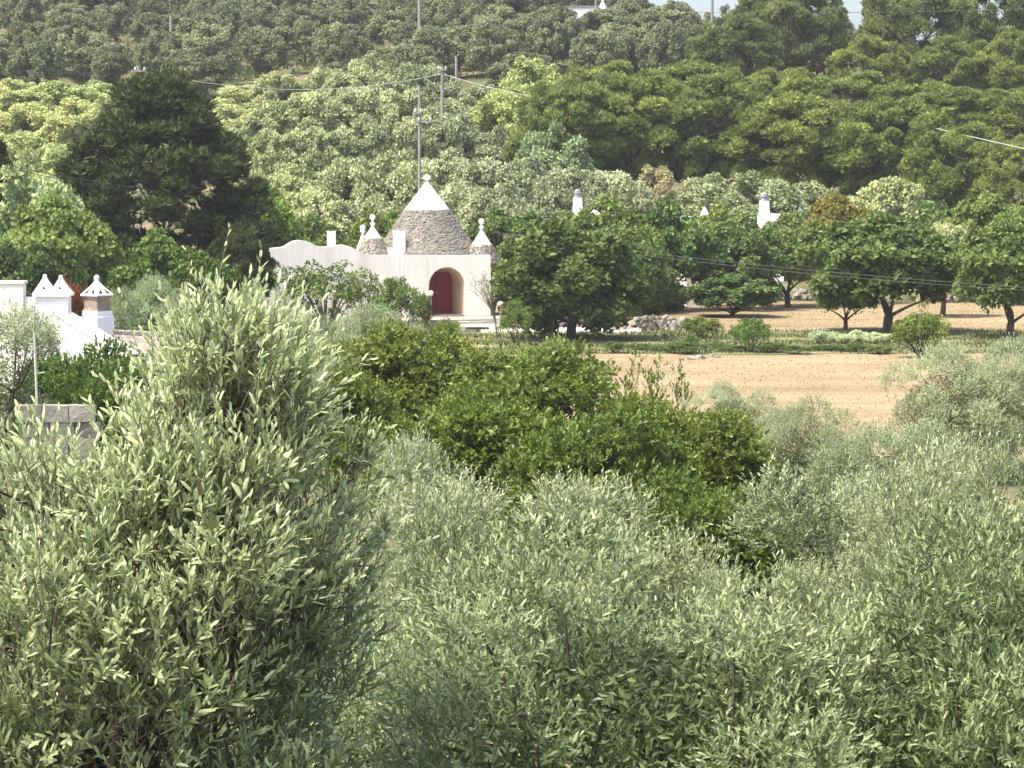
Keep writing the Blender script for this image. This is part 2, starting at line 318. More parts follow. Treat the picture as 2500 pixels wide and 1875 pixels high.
# olives of the near and middle ground: real leaves on real shoots
for v, (kd, a_, b_, hc_, nl, r0_, r1_, W_, H_) in enumerate((('olive', 1.9, 1.6, 2.2, 40, .46, .80, 4.7, 4.2), ('olive_mid', 1.35, 1.75, 2.35, 30, .42, .72, 3.5, 4.5), ('olive_slim', .72, 1.65, 2.3, 18, .34, .56, 2.1, 4.3), ('olive_low', 1.45, 1.15, 1.75, 34, .34, .58, 3.5, 3.15))):
    rng = np.random.default_rng(10 + v)
    C, Rd = lobes_on(rng, nl, a_, b_, hc_, r0_ * .70, r1_ * .95, -.9, .66, 1.16); cc = np.array([0, 0, 1.8])
    B, D, L, sh = shoots(rng, C, Rd, cc, 50, .15, .32, .42, .30, .07)
    Ar = shoot_leaves(rng, B, D, L, sh, 12, .072, .0200, .38, 66, 24)
    a = Acc(); leaves(a, Ar[0], Ar[1], Ar[2], Ar[3], Ar[4], 6, Ar[5])
    # inner foliage, so that no daylight shows through the middle
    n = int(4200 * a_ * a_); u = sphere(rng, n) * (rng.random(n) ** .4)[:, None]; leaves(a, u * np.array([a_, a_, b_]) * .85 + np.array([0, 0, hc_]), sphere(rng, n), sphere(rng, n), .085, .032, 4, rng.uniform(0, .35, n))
    proto(kd, W_, H_, [('trunk', wood(rng, 1.0, .17, C, M['bark']), None), ('crown', a.mesh('crown', M['olive']), 'stuff')])
# walnuts / leafy trees of the middle ground
for v in range(2):
    rng = np.random.default_rng(30 + v)
    C, Rd = lobes_on(rng, 60, 2.2, 1.7, 2.5, .42, .72, -.6, .5, .95); cc = np.array([0, 0, 2.0])
    B, D, L, sh = shoots(rng, C, Rd, cc, 13, .18, .40, .25, .5, .05)
    D[:, 2] *= .6; D = nrm(D)
    Ar = shoot_leaves(rng, B, D, L, sh, 9, .145, .082, .3, 70, 20, .35)
    a = Acc(); leaves(a, Ar[0], Ar[1], Ar[2], Ar[3], Ar[4], 6, np.clip(Ar[5] * .95, 0, 1))
    proto('walnut', 5.0, 4.7, [('trunk', wood(rng, 1.0, .16, C, M['bark']), None), ('crown', a.mesh('crown', M['walnut']), 'stuff')])
# upright leafy sapling
rng = np.random.default_rng(36)
C = np.stack([rng.normal(size=16) * .35, rng.normal(size=16) * .35, np.linspace(.7, 3.6, 16)], -1); Rd = np.linspace(.5, .2, 16)
B, D, L, sh = shoots(rng, C, Rd, np.array([0, 0, 1.]), 12, .2, .4, .8, .3, .1)
Ar = shoot_leaves(rng, B, D, L, sh, 9, .115, .06, .3, 65, 20, .2); a = Acc(); leaves(a, Ar[0], Ar[1], Ar[2], Ar[3], Ar[4], 6, np.clip(Ar[5], 0, 1))
proto('sapling', 1.7, 4.1, [('trunk', wood(rng, .5, .06, C, M['bark'], .05), None), ('crown', a.mesh('crown', M['walnut']), 'stuff')])
# broad-leaved field trees (carob, almond, fig) seen from 100 m and more
for v in range(3):
    rng = np.random.default_rng(40 + v)
    C, Rd = lobes_on(rng, 78, 2.5, 1.75 if v == 0 else 2.1, 2.95 if v == 0 else 2.6, .42, .85, -.75 if v == 0 else -.95, .6, 1.05)
    a = clump_crown(rng, C, Rd, 44, .17, .31, 4, .66, 5, .9)
    proto('broad', 6.2, 5.0, [('trunk', wood(rng, .75, .19, C, M['bark'], .2), None), ('crown', a.mesh('crown', M['broad']), 'stuff')])
# far olives
for v in range(4):
    rng = np.random.default_rng(50 + v)
    C, Rd = lobes_on(rng, 46, 2.75, 2.35, 2.75, .65, 1.05, -.9, .7, 1.0, 2.5)
    a = clump_crown(rng, C, Rd, 52, .16, .28, 4, .6, 7, .9, .42)
    proto('far_olive', 6.8, 5.6, [('trunk', wood(rng, 1.2, .24, C, M['bark'], .3, 6, 4), None), ('crown', a.mesh('crown', M['olive_far']), 'stuff')])
# umbrella and Aleppo pines
for v in range(3):
    rng = np.random.default_rng(60 + v)
    C, Rd = lobes_on(rng, 130, 4.0, 3.7, 5.1, .6, 1.0, -.85, .65, .98)
    a = pine_crown(rng, C, Rd, 22, .18, .34, 5)
    proto('pine', 8.8, 9.4, [('trunk', wood(rng, 2.2, .24, C, M['bark'], .5, 8, 6), None), ('crown', a.mesh('crown', M['pine']), 'stuff')])
# the tall dark pine: branches from the ground up in a loose cone
rng = np.random.default_rng(70)
n = 230; z = rng.uniform(.6, 10.6, n); rr = (4.9 * (1 - (z / 11.3) ** 2.3) * np.clip(.75 + z / 8, 0, 1)) * rng.uniform(.45, 1.0, n) ** .7; th = rng.uniform(0, 6.283, n)
C = np.stack([rr * np.cos(th), rr * np.sin(th), z], -1); Rd = rng.uniform(.6, 1.05, n)
a = pine_crown(rng, C, Rd, 17, .20, .38, 4, .9, .9)
proto('dark_pine', 10.2, 11.6, [('trunk', wood(rng, 3.0, .3, C[:80], M['bark'], .3, 8, 8), None), ('crown', a.mesh('crown', M['pine']), 'stuff')])
# shrubs
for v in range(2):
    rng = np.random.default_rng(80 + v)
    C, Rd = lobes_on(rng, 34, .95, .75, .85, .22, .40, -.5, .5, .95)
    a = clump_crown(rng, C, Rd, 120, .07, .13, 4, .5, 4, 1.0)
    st = Acc()
    for c in C[:14]: tube(st, bez((rng.uniform(-.1, .1), rng.uniform(-.1, .1), -.1), c * np.array([.4, .4, .5]), c, 5), np.linspace(.03, .008, 5), 4)
    proto('shrub', 2.3, 1.95, [('stems', st.mesh('stems', M['bark'], True), None), ('crown', a.mesh('crown', M['broad']), 'stuff')])

rng = np.random.default_rng(86)
C, Rd = lobes_on(rng, 44, 1.5, 1.35, 1.65, .16, .34, -.7, .3, 1.0)
a = clump_crown(rng, C, Rd, 60, .08, .15, 4, .55, 3, 1.0, .7, .1, .25)
st = Acc()
for c in C[:26]: tube(st, bez((rng.uniform(-.15, .15), rng.uniform(-.15, .15), -.1), c * np.array([.35, .35, .55]), c, 6), np.linspace(.035, .006, 6), 4)
proto('loose', 3.4, 3.2, [('stems', st.mesh('stems', M['bark'], True), None), ('crown', a.mesh('crown', M['broad']), 'stuff')])

def plant(kind, v, name, label, cat, px, top, d, wpx, rot=None, col=(1, 1, 1), group=None, crown=None, depth=None, sink=0., hide=()):
    """stands a copy of a tree on the terrain at distance d so that it has the wanted height and width"""
    W, H, parts = PROTO[kind][v % len(PROTO[kind])]
    x = (px - CX) / F * d; z0 = G(x, d) - sink; zt = at(px, top, d).z
    sx = wpx * d / F / W; sz = max((zt - z0) / H, .15)
    if kind in ('far_olive', 'broad', 'walnut'): sx = max(sx, sz / 1.3)
    r = (px * 1.7 + d * .9) % 6.283 if rot is None else rot
    e = empty(name, (x, d, z0), r, label, cat, group); e.scale = (sx, depth * sx if depth else sx, sz)
    for pn, me, kd in parts:
        if pn in hide: continue
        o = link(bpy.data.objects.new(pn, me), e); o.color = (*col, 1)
        if pn == 'crown' and crown is not None:
            o.material_slots[0].link = 'OBJECT'; o.material_slots[0].material = crown
        if kd: o['kind'] = kd
    return e

# ------------------------------------------------------------------ the trullo farmhouse
PHI = R(20); TO = Vector(((1091 - CX) / F * 140, 140.0, 0.0))
trullo = empty('trullo_house', TO, PHI, 'whitewashed trullo house with grey stone cone roof and arched dark red door', 'house')
Cp, Sp = math.cos(PHI), math.sin(PHI)
def fs(px, back=0.0):                              # photo column -> position along the facade (back = metres behind its face)
    ox, oy = TO.x - Sp * back, TO.y + Cp * back; q = (px - CX) / F
    return (q * oy - ox) / (Cp - q * Sp)
def fz(px, py, back=0.0):
    s_ = fs(px, back); y = TO.y + Cp * back + s_ * Sp; return at(px, py, y).z
rng = np.random.default_rng(5)
FLOOR = .62
prof_px = [(641, 607), (668, 606), (690, 604), (699, 601), (706, 596), (716, 590), (727, 587), (738, 586.5), (749, 588), (760, 593), (770, 599), (780, 602), (800, 602), (825, 599), (843, 598), (856, 602), (866, 607), (876, 613), (886, 618), (897, 621), (912, 623), (1000, 624), (1047, 624), (1091, 624), (1134, 623.5), (1198, 623)]
ps = np.array([fs(p, 0) for p, _ in prof_px]); pz = np.array([fz(p, q) for p, q in prof_px])
AX0, AX1 = fs(1047), fs(1134); AR = (AX1 - AX0) / 2; AC = (AX0 + AX1) / 2; AZ = fz(1091, 652) - AR
ss = np.unique(np.concatenate([np.linspace(ps[0], ps[-1], 60), AC + AR * np.cos(np.linspace(0, math.pi, 25))]))
zt = np.interp(ss, ps, pz)
def arch(s): return np.where(np.abs(s - AC) < AR - 1e-6, AZ + np.sqrt(np.maximum(AR ** 2 - (s - AC) ** 2, 0)), -.2)
a = Acc(); TH = .42
for k in range(len(ss) - 1):
    m = (ss[k] + ss[k + 1]) / 2; inn = abs(m - AC) < AR
    b0, b1 = (AZ + math.sqrt(max(AR ** 2 - (ss[k] - AC) ** 2, 0)), AZ + math.sqrt(max(AR ** 2 - (ss[k + 1] - AC) ** 2, 0))) if inn else (-.2, -.2)
    v = [(ss[k], 0, b0), (ss[k + 1], 0, b1), (ss[k + 1], 0, zt[k + 1]), (ss[k], 0, zt[k]), (ss[k], TH, b0), (ss[k + 1], TH, b1), (ss[k + 1], TH, zt[k + 1]), (ss[k], TH, zt[k])]
    a.add(v, [0, 1, 2, 3, 5, 4, 7, 6, 3, 2, 6, 7], [4] * 3)
a.add([(ss[0], 0, -.2), (ss[0], TH, -.2), (ss[0], TH, zt[0]), (ss[0], 0, zt[0])], [0, 3, 2, 1], [4])
a.add([(ss[-1], 0, -.2), (ss[-1], TH, -.2), (ss[-1], TH, zt[-1]), (ss[-1], 0, zt[-1])], [0, 1, 2, 3], [4])
a.obj('facade_wall', M['lime'], trullo)
# arched entrance: reveal, back wall and door
ND = 1.9; a = Acc(); th = np.linspace(0, math.pi, 17)
pr = [(AC + AR, FLOOR - .5)] + [(AC + AR * math.cos(t), AZ + AR * math.sin(t)) for t in th] + [(AC - AR, FLOOR - .5)]
pr = np.array(pr); V = []
for y in (.004, ND): V += [(p[0] * 1.0, y, p[1]) for p in pr]
V = np.array(V); V[:, 0] = AC + (V[:, 0] - AC) * .998; V[:, 2] = np.where(V[:, 2] > AZ, AZ + (V[:, 2] - AZ) * .998, V[:, 2]); n_ = len(pr)
a.add(V, np.stack([np.arange(n_ - 1), np.arange(1, n_), n_ + np.arange(1, n_), n_ + np.arange(n_ - 1)], -1), [4] * (n_ - 1))
a.add(V[n_:], np.arange(n_), [n_])
a.obj('arch_reveal', M['peach'], trullo)
a = Acc(); box(a, (AC, ND / 2, FLOOR - .06), (AR - .01, ND / 2 - .02, .06)); a.obj('threshold', M['lstone'], trullo)
dw, dh = AR * .97, fz(1075, 664, ND) - FLOOR
door = Acc(); box(door, (AC, ND - .05, FLOOR + dh / 2), (dw, .03, dh / 2)); do = door.obj('door', M['door'], trullo)
for sx in (-1, 1):
    for (z0, z1) in ((.10, .42), (.47, .68), (.73, .95)):
        q = Acc(); box(q, (AC + sx * dw * .5, ND - .095, FLOOR + dh * (z0 + z1) / 2), (dw * .40, .015, dh * (z1 - z0) / 2)); q.obj('panel', M['door'], do)
q = Acc(); box(q, (AC, ND - .10, FLOOR + dh / 2), (.03, .02, dh / 2)); q.obj('door_stop', M['door'], do)
q = Acc(); lathe(q, [(.0, -.03), (.03, -.02), (.03, .02), (0, .03)], 10, (AC + .08, ND - .14, FLOOR + 1.0)); q.obj('door_knob', M['grey'], do)
# rest of the walls and the flat roof
a = Acc(); x0, x1 = ss[0], ss[-1]
box(a, (x0 + .21, TH + 3.0, 1.55), (.21, 2.99, 1.75)); box(a, (x1 - .21, TH + 3.0, 1.6), (.208, 2.99, 1.72)); box(a, ((x0 + x1) / 2, TH + 6.2, 1.6), ((x1 - x0) / 2, .2, 1.8))
a.obj('side_wall', M['lime'], trullo)
a = Acc(); box(a, ((x0 + x1) / 2, TH + 3.0, 2.98), ((x1 - x0) / 2 - .43, 2.98, .08)); a.obj('roof_slab', M['lime'], trullo)
# lower whitewashed wing wall running to the left
a = Acc(); box(a, (fs(625), 1.5, 1.45), (1.6, .2, 1.7)); a.obj('wing_wall', M['lime'], trullo)
def to_local(P): 
    d = np.asarray(P) - np.array(TO); return np.array([d[0] * Cp + d[1] * Sp, -d[0] * Sp + d[1] * Cp, d[2]])
def slabs(acc, c, r_of, z0, z1, course=.085, wid=.26, proud=.05):
    z = z0
    while z < z1:
        r = r_of(z); n = max(6, int(2 * math.pi * r / wid)); off = rng.uniform(0, 6.28)
        for k in range(n):
            t = off + (k + rng.uniform(-.15, .15)) * 2 * math.pi / n; rr = r - .10 + rng.uniform(-.02, proud)
            V = BOXV * np.array([.17, math.pi * r / n * rng.uniform(.9, 1.02), course * .46]) + rng.uniform(-.012, .012, (8, 3))
            V[[4, 7, 3, 0], 0] += 0
            ct, st = math.cos(t), math.sin(t)
            W = np.stack([V[:, 0] * ct - V[:, 1] * st, V[:, 0] * st + V[:, 1] * ct, V[:, 2] - V[:, 0] * .22], -1) + np.array([c[0] + rr * ct, c[1] + rr * st, z + course / 2])
            acc.add(W, BOXQ, [4] * 6, rng.uniform(0, 1))
        z += course * rng.uniform(.92, 1.08)
def cone_roof(parent, px, d, y_base, y_mid, y_top, w_base, w_mid, finial, course=.085, wid=.26, drop=.5, prefix=''):
    """dry-stone cone, limewashed tip and finial; photo rows give the heights"""
    P = at(px, y_base, d); c = to_local(P) if parent is trullo else np.array(P) - np.array(parent.location); z0 = c[2]; zm = z0 + (y_base - y_mid) * d / F; ztp = z0 + (y_base - y_top) * d / F
    rb, rm = w_base * d / F / 2, w_mid * d / F / 2; c0 = (c[0], c[1], 0)
    f = lambda z: rb + (rm - rb) * (z - z0) / (zm - z0)
    core = Acc(); lathe(core, [(f(z0 - drop) - .13, z0 - drop), (f(zm) - .13, zm)], 28, c0); core.obj('cone_core', M['dstone'], parent)
    sl = Acc(); slabs(sl, c0, f, z0 - drop, zm, course, wid); tag(sl.obj('roof_slabs', M['rstone'], parent), kind='stuff')
    cap = Acc(); pr = []
    for t in np.linspace(0, 1, 9): pr.append((rm * 1.02 * (1 - t) ** 1.12 + .05, zm + (ztp - zm) * t))
    lathe(cap, [(pr[0][0], zm - .06)] + pr, 28, c0, rng=rng, jit=.012); cap.obj('white_tip', M['lime'], parent, True)
    return c0, ztp
def ball(acc, c, r, sides=14): lathe(acc, [(r * math.sin(t) + .001, -r * math.cos(t)) for t in np.linspace(0, math.pi, 9)], sides, c)
c0, zt_ = cone_roof(trullo, 1043, 144.5, 624, 511, 441, 250, 104, None, .05, .17)
fin = Acc(); lathe(fin, [(.055, zt_ - .05), (.07, zt_ + .03), (.20, zt_ + .07), (.21, zt_ + .12), (.09, zt_ + .16), (.08, zt_ + .2)], 16, c0); fo = fin.obj('finial', M['white'], trullo, True)
for k in range(4):
    b = Acc(); ball(b, (c0[0] + .16 * math.cos(k * 1.57 + .6), c0[1] + .16 * math.sin(k * 1.57 + .6), zt_ + .17), .06); b.obj('finial_knob', M['white'], fo, True)
b = Acc(); ball(b, (c0[0], c0[1], zt_ + .26), .085); b.obj('finial_ball', M['white'], fo, True)
b = Acc(); ball(b, (c0[0], c0[1], zt_ + .41), .09); b.obj('ochre_ball', M['yellow'], fo, True)
def pinnacle(px, d, y_base, y_mid, y_neck, y_ball, w_base, w_mid, stone=True):
    if stone: c0, zn = cone_roof(trullo, px, d, y_base, y_mid, y_neck, w_base, w_mid, None, .07, .18, .25)
    else:
        c = to_local(at(px, y_base, d)); c0 = (c[0], c[1], 0); zn = c[2] + (y_base - y_neck) * d / F; rb = w_base * d / F / 2
        q = Acc(); lathe(q, [(rb * (1 - t) ** 1.2 + .05, c[2] - .2 + (zn - c[2] + .2) * t) for t in np.linspace(0, 1, 8)], 18, c0); q.obj('white_tip', M['white'], trullo, True)
    q = Acc(); zb = at(px, y_ball, d).z
    lathe(q, [(.05, zn - .04), (.06, zn), (.13, zn + .07), (.13, zn + .12), (.06, zn + .18), (.05, zb - .1)], 14, c0); o = q.obj('finial', M['white'], trullo, True)
    q = Acc(); ball(q, (c0[0], c0[1], zb), .145); q.obj('finial_ball', M['white'], o, True)
pinnacle(910, 142.5, 618, 581, 551, 530, 66, 38); pinnacle(886, 144, 612, 590, 569, 556, 40, 20, False); pinnacle(1176, 143.5, 628, 599, 560, 541, 74, 46)
def stack(px, y0, y1, wpx, d, name='chimney'):
    c = to_local(at(px, y0, d)); h = (y0 - y1) * d / F; w_ = wpx * d / F / 2; q = Acc(); box(q, (c[0], c[1], c[2] + h / 2 - .15), (w_ * .9, w_ * .9, h / 2 + .15), .3); o = q.obj(name, M['white'], trullo)
    q = Acc(); box(q, (c[0], c[1], c[2] + h + .03), (w_ * .98, w_ * .98, .03), .3); q.obj('chimney_rim', M['white'], o)
    q = Acc(); box(q, (c[0], c[1], c[2] + h + .066), (w_ * .5, w_ * .5, .005), .3); q.obj('flue', M['dark'], o)
stack(809, 604, 567, 17, 142); stack(975, 622, 566, 24, 142.3)
c = to_local(at(952, 614, 142.5)); q = Acc(); box(q, c, (.16, .16, .18)); q.obj('vent_box', M['lime'], trullo)
# air-conditioner unit on the roof edge
acp = at(633, 604, 141); e = empty('air_conditioner_unit', acp, PHI, 'small grey air conditioner unit on the left roof edge of trullo house', 'air conditioner')
q = Acc(); box(q, (0, 0, .28), (.34, .18, .28)); q.obj('casing', M['grey'], e)
q = Acc(); lathe(q, [(.21, 0), (.21, .02)], 20); o = q.obj('fan_grille', M['dark'], e); o.rotation_euler = (R(90), 0, 0); o.location = (-.08, -.182, .29)
q = Acc(); box(q, (0, 0, -.25), (.30, .14, .25)); q.obj('bracket', M['conc'], e)
# terrace, steps, bench, lamps and pots in front of the house
ter = empty('terrace', TO, PHI, 'pale stone terrace with steps in front of the arched red door', 'terrace')
q = Acc(); box(q, (0, -1.5, .20), (5.2, 1.47, .36)); q.obj('platform', M['lstone'], ter)
for k in range(3):
    for j in range(5):
        q = Acc(); box(q, (AC - .2 + j * .62 + rng.uniform(-.02, .02), -3.0 - .32 * k - .16, .40 - .17 * k), (.30, .19, .085), 0, rng.uniform(.4, 1), 0, .012, rng); q.obj('step_stone', M['lstone'], ter)
e = empty('stone_bench', at(1165, 806, 136.5), .1, 'long low white stone bench below the terrace steps', 'bench')
q = Acc(); box(q, (0, 0, .22), (.95, .22, .06)); q.obj('seat', M['lime'], e)
for sx in (-1, 1):
    q = Acc(); box(q, (sx * .7, 0, 0), (.14, .18, .16)); q.obj('leg', M['lime'], e)
for px, py, d, nm, lb in ((1052, 716, 138, 'garden_lamp', 'white globe garden lamp on a post left of the red door'), (1222, 742, 133, 'garden_lamp', 'white globe garden lamp on a post right of the bare sapling')):
    P = at(px, py, d); e = empty(nm, (P.x, P.y, G(P.x, P.y)), 0, lb, 'lamp'); h = P.z - G(P.x, P.y)
    q = Acc(); tube(q, [(0, 0, 0), (0, 0, h - .1)], .035, 8); q.obj('post', M['grey'], e)
    q = Acc(); ball(q, (0, 0, h), .13); q.obj('globe', M['white'], e, True)
for px, py, d, lb in ((915, 772, 135, 'terracotta flower pot behind the small grey olive below trullo'), (1041, 770, 136.5, 'terracotta flower pot beside the left edge of the red door')):
    P = at(px, py, d); e = empty('flower_pot', (P.x, P.y, max(P.z - .25, 0)), 0, lb, 'flower pot')
    q = Acc(); lathe(q, [(.14, 0), (.22, .38), (.25, .38), (.25, .45), (.20, .45)], 16); q.obj('pot', M['terracotta'], e, True)
    q = Acc(); lathe(q, [(.19, .40), (.01, .43)], 12); q.obj('soil_fill', M['bark'], e)
    q = clump_crown(rng, np.array([[0, 0, .62]]), np.array([.22]), 160, .08, .14, 4); tag(q.obj('plant', M['broad'], e), kind='stuff')

# ------------------------------------------------------------------ white house with the two chimneys, left
HD = 84.0
hp = at(205, 905, HD); hz = 0.0
house = empty('white_house', (hp.x, hp.y, 0), 0, 'white house with tan tiled roof and two tall white chimneys at left edge', 'house')
def hl(px, py, d): return np.array(at(px, py, d)) - np.array([hp.x, hp.y, 0])
Rl, Rr, Er, El = hl(190, 815, 86), hl(480, 828, 91), hl(560, 965, 86.5), hl(322, 893, 81.5)
# roof plane of overlapping barrel tiles laid in rows
a = Acc(); a.add([Rl, Rr, Er, El, Rl - (0, 0, .12), Rr - (0, 0, .12), Er - (0, 0, .12), El - (0, 0, .12)], [0, 3, 2, 1, 4, 5, 6, 7, 0, 1, 5, 4, 2, 3, 7, 6, 1, 2, 6, 5, 3, 0, 4, 7], [4] * 6)
ro = a.obj('roof', M['tile'], house)
a = Acc(); nc = 44
for i in range(nc):
    for j in range(10):
        u0, v0, v1 = (i + .5) / nc, j / 10, (j + 1.06) / 10
        T_ = lambda u, v: Rl + (Rr - Rl) * u + ((El - Rl) * (1 - u) + (Er - Rr) * u) * min(v, 1.02)
        p0, p1 = T_(u0, v0) + (0, 0, .022), T_(u0, v1) + (0, 0, .032); tube(a, [p0, p1], rng.uniform(.050, .056), 6, rng.uniform(0, 1), 0)
tag(a.obj('roof_tiles', M['tile'], ro), kind='stuff')
a = Acc()
for k in range(16):
    t = (k + .5) / 16; p = Rl + (Rr - Rl) * t; d_ = (Rr - Rl) / 34; tube(a, [p - d_ + (0, 0, .04), p + d_ + (0, 0, .06)], .13, 8, rng.uniform(0, 1))
tag(a.obj('ridge_tiles', M['tile'], ro), kind='stuff')
# gable wall with its whitewashed verge
Gl = hl(62, 742, 83.5)
a = Acc(); top = [hl(98, 742, 83.9), El + (-.05, -.05, .16)]; b0 = np.array([top[0][0], top[0][1], -.2]); b1 = np.array([top[1][0], top[1][1], -.2]); nv = np.array([.30, .30, 0])
a.add([b0, b1, top[1], top[0], b0 + nv, b1 + nv, top[1] + nv, top[0] + nv], [0, 1, 2, 3, 5, 4, 7, 6, 3, 2, 6, 7, 1, 5, 6, 2, 0, 3, 7, 4], [4] * 5); a.obj('gable_wall', M['white'], house)
for k in range(7):
    t0, t1 = (k + .04) / 7, (k + .96) / 7; q = Acc(); p0 = top[0] + (top[1] - top[0]) * t0; p1 = top[0] + (top[1] - top[0]) * t1
    o1 = np.array([-.04, -.06, .0]); n2 = nv * 1.15; hh = np.array([0, 0, .09])
    q.add([p0 + o1, p1 + o1, p1 + n2, p0 + n2, p0 + o1 + hh, p1 + o1 + hh, p1 + n2 + hh, p0 + n2 + hh], BOXQ, [4] * 6); q.obj('verge_slab', M['white'], house)
wl = hl(75, 745, 83.2); wr = hl(128, 745, 84.4)
a = Acc(); w0, w1 = wl.copy(), top[0].copy(); nb = np.array([.1, .5, 0])
a.add([(w0[0], w0[1], -.2), (w1[0], w1[1], -.2), (w1[0], w1[1], w1[2]), (w0[0], w0[1], w0[2]), (w0[0] + .1, w0[1] + 5, -.2), (w1[0] + .1, w1[1] + 5, -.2), (w1[0] + .1, w1[1] + 5, w1[2]), (w0[0] + .1, w0[1] + 5, w0[2])], BOXQ, [4] * 6); a.obj('front_wall', M['white'], house)
a = Acc(); p = Er - El; a.add([El - (0, 0, .1), Er - (0, 0, .1), np.array([Er[0], Er[1], -.2]), np.array([El[0], El[1], -.2])], [0, 3, 2, 1], [4]); a.obj('eave_wall', M['white'], house)
a = Acc(); tube(a, [El + (-.1, -.12, -.1), Er + (.1, -.12, -.1)], .06, 8); a.obj('gutter', M['grey'], house)
def pyr(acc, c, w_, h, sides=4, rz=0): lathe(acc, [(w_ * (1 - t) ** .85 + .03, h * t) for t in np.linspace(0, 1, 5)], sides, c)
# chimney one: broad stack, cornice, two pointed caps with smoke slots
pb = hl(131, 790, 83.8); s1 = 83.8 / F
q = Acc(); hgt = (800 - 732) * s1; box(q, (pb[0], pb[1], pb[2] + hgt / 2 - .6), (39 * s1, .36, hgt / 2 + .6)); ch = q.obj('chimney', M['white'], house)
q = Acc(); box(q, (pb[0], pb[1], pb[2] + hgt - .10), (39.6 * s1, .375, .02)); q.obj('band', M['white'], ch)
q = Acc(); box(q, (pb[0], pb[1], pb[2] + hgt + .04), (46 * s1, .44, .04)); q.obj('cornice', M['white'], ch)
slots_todo = []
for sx, hh in ((-20, 41), (19, 39)):
    q = Acc(); lathe(q, [(.40 * (1 - t) ** 1.15 + .055, hh * s1 * t) for t in np.linspace(0, 1, 6)], 4, (0, 0, 0)); o = q.obj('pointed_cap', M['white'], ch); o.location = (pb[0] + sx * s1, pb[1], pb[2] + hgt + .08); o.rotation_euler = (0, 0, R(45))
    slots_todo.append((o, .455, 0, hh * s1))
    q = Acc(); ball(q, (0, 0, hh * s1), .06, 10); q.obj('cap_knob', M['white'], o, True)
# chimney two: octagonal base, brown waist, pierced pyramid cap
pb = hl(238, 832, 84.2)
def octa(w0, w1, y0, y1, d=84.2, m='white', nm='stack_base', parent=None, sides=4, rot=None):
    q = Acc(); z0, z1 = pb[2] + (832 - y0) * s1, pb[2] + (832 - y1) * s1; lathe(q, [(w0 * s1, z0), (w1 * s1, z1)], sides, (0, 0, 0)); o = q.obj(nm, M[m], parent or house); o.location = (pb[0], pb[1], 0); o.rotation_euler = (0, 0, R(8) if rot is None else rot); return o
ch = octa(42, 41, 848, 773, nm='chimney'); octa(41, 37, 773, 770, nm='shoulder', parent=ch, rot=0).location = (0, 0, 0)
for w0, w1, y0, y1, m, nm in ((38, 36, 770, 758, 'white', 'collar'), (36, 32, 758, 752, 'brown', 'waist_foot'), (32, 31, 752, 732, 'brown', 'waist'), (31, 36, 732, 721, 'brown', 'waist_head')):
    octa(w0, w1, y0, y1, m=m, nm=nm, parent=ch, rot=0).location = (0, 0, 0)
z0 = pb[2] + (832 - 721) * s1; q = Acc(); lathe(q, [(40 * s1, z0), (40 * s1, z0 + .04), (28 * s1, z0 + .16), (15 * s1, z0 + .30), (6.5 * s1, z0 + .42), (6 * s1, z0 + .50)], 4); cap = q.obj('pierced_cap', M['white'], ch)
def slots(cap, w_, zb, zt_, wt, m=.12, n=2):
    # dark smoke slots lying just proud of the four faces of a pyramid cap (half-diagonals w_ at zb, wt at zt_)
    for k in range(4):
        a0, a1 = math.pi / 2 * k, math.pi / 2 * (k + 1); c_ = lambda a_, r_, z_: np.array([r_ * math.cos(a_), r_ * math.sin(a_), z_])
        A, B_, T0, T1 = c_(a0, w_, zb), c_(a1, w_, zb), c_(a0, wt, zt_), c_(a1, wt, zt_); nv_ = nrm(np.cross(B_ - A, T0 - A)) * .006
        f_ = lambda u, v: (A * (1 - u) + B_ * u) * (1 - v) + (T0 * (1 - u) + T1 * u) * v + nv_
        for j in range(n):
            u0 = (j + .5) / n; q = Acc(); q.add([f_(u0 - m, .12), f_(u0 + m, .12), f_(u0 + m * .6 * (1 if u0 < .5 else -1) * (n > 1), .72)], [0, 1, 2], [3]); q.obj('smoke_slot', M['dark'], cap)
slots(cap, 40 * s1, z0 + .04, z0 + .28, 17 * s1)
for o, w_, zb_, zt_ in slots_todo: slots(o, .40 * .77 + .06, zt_ * .2, zt_ * .6, .40 * .35 + .058, .10, 1)
q = Acc(); ball(q, (0, 0, z0 + .53), .08, 10); q.obj('cap_knob', M['white'], cap, True)
# thin steel pole in front of that house, concrete block wall below it
P0, P1 = at(98, 975, 62), at(84, 812, 62); e = empty('steel_pole', (P0.x, P0.y, 0), 0, 'thin pale steel pole beside the dark bush at left', 'pole')
q = Acc(); tube(q, [(0, 0, 0), (P1.x - P0.x, 0, P1.z)], .028, 8); q.obj('shaft', M['wire_p'], e); q = Acc(); tube(q, [(P1.x - P0.x - .02, 0, P1.z - .9), (P1.x - P0.x + .22, 0, P1.z - .86)], .012, 6); q.obj('side_arm', M['wire_p'], e)
pw = at(150, 975, 46); e = empty('block_wall', (pw.x, pw.y, 0), R(4), 'rough grey stone block wall under the dark bush at left', 'wall')
for k in range(3):
    for j in range(5):
        zc = pw.z - .22 - j * .27; 
        if zc < -.3: continue
        q = Acc(); box(q, (-.5 + k * .42 + (j % 2) * .10, rng.uniform(-.02, .02), zc), (.20, .15, .128), 0, rng.uniform(0, .6), 0, .016, rng); q.obj('stone_block', M['lstone'], e)
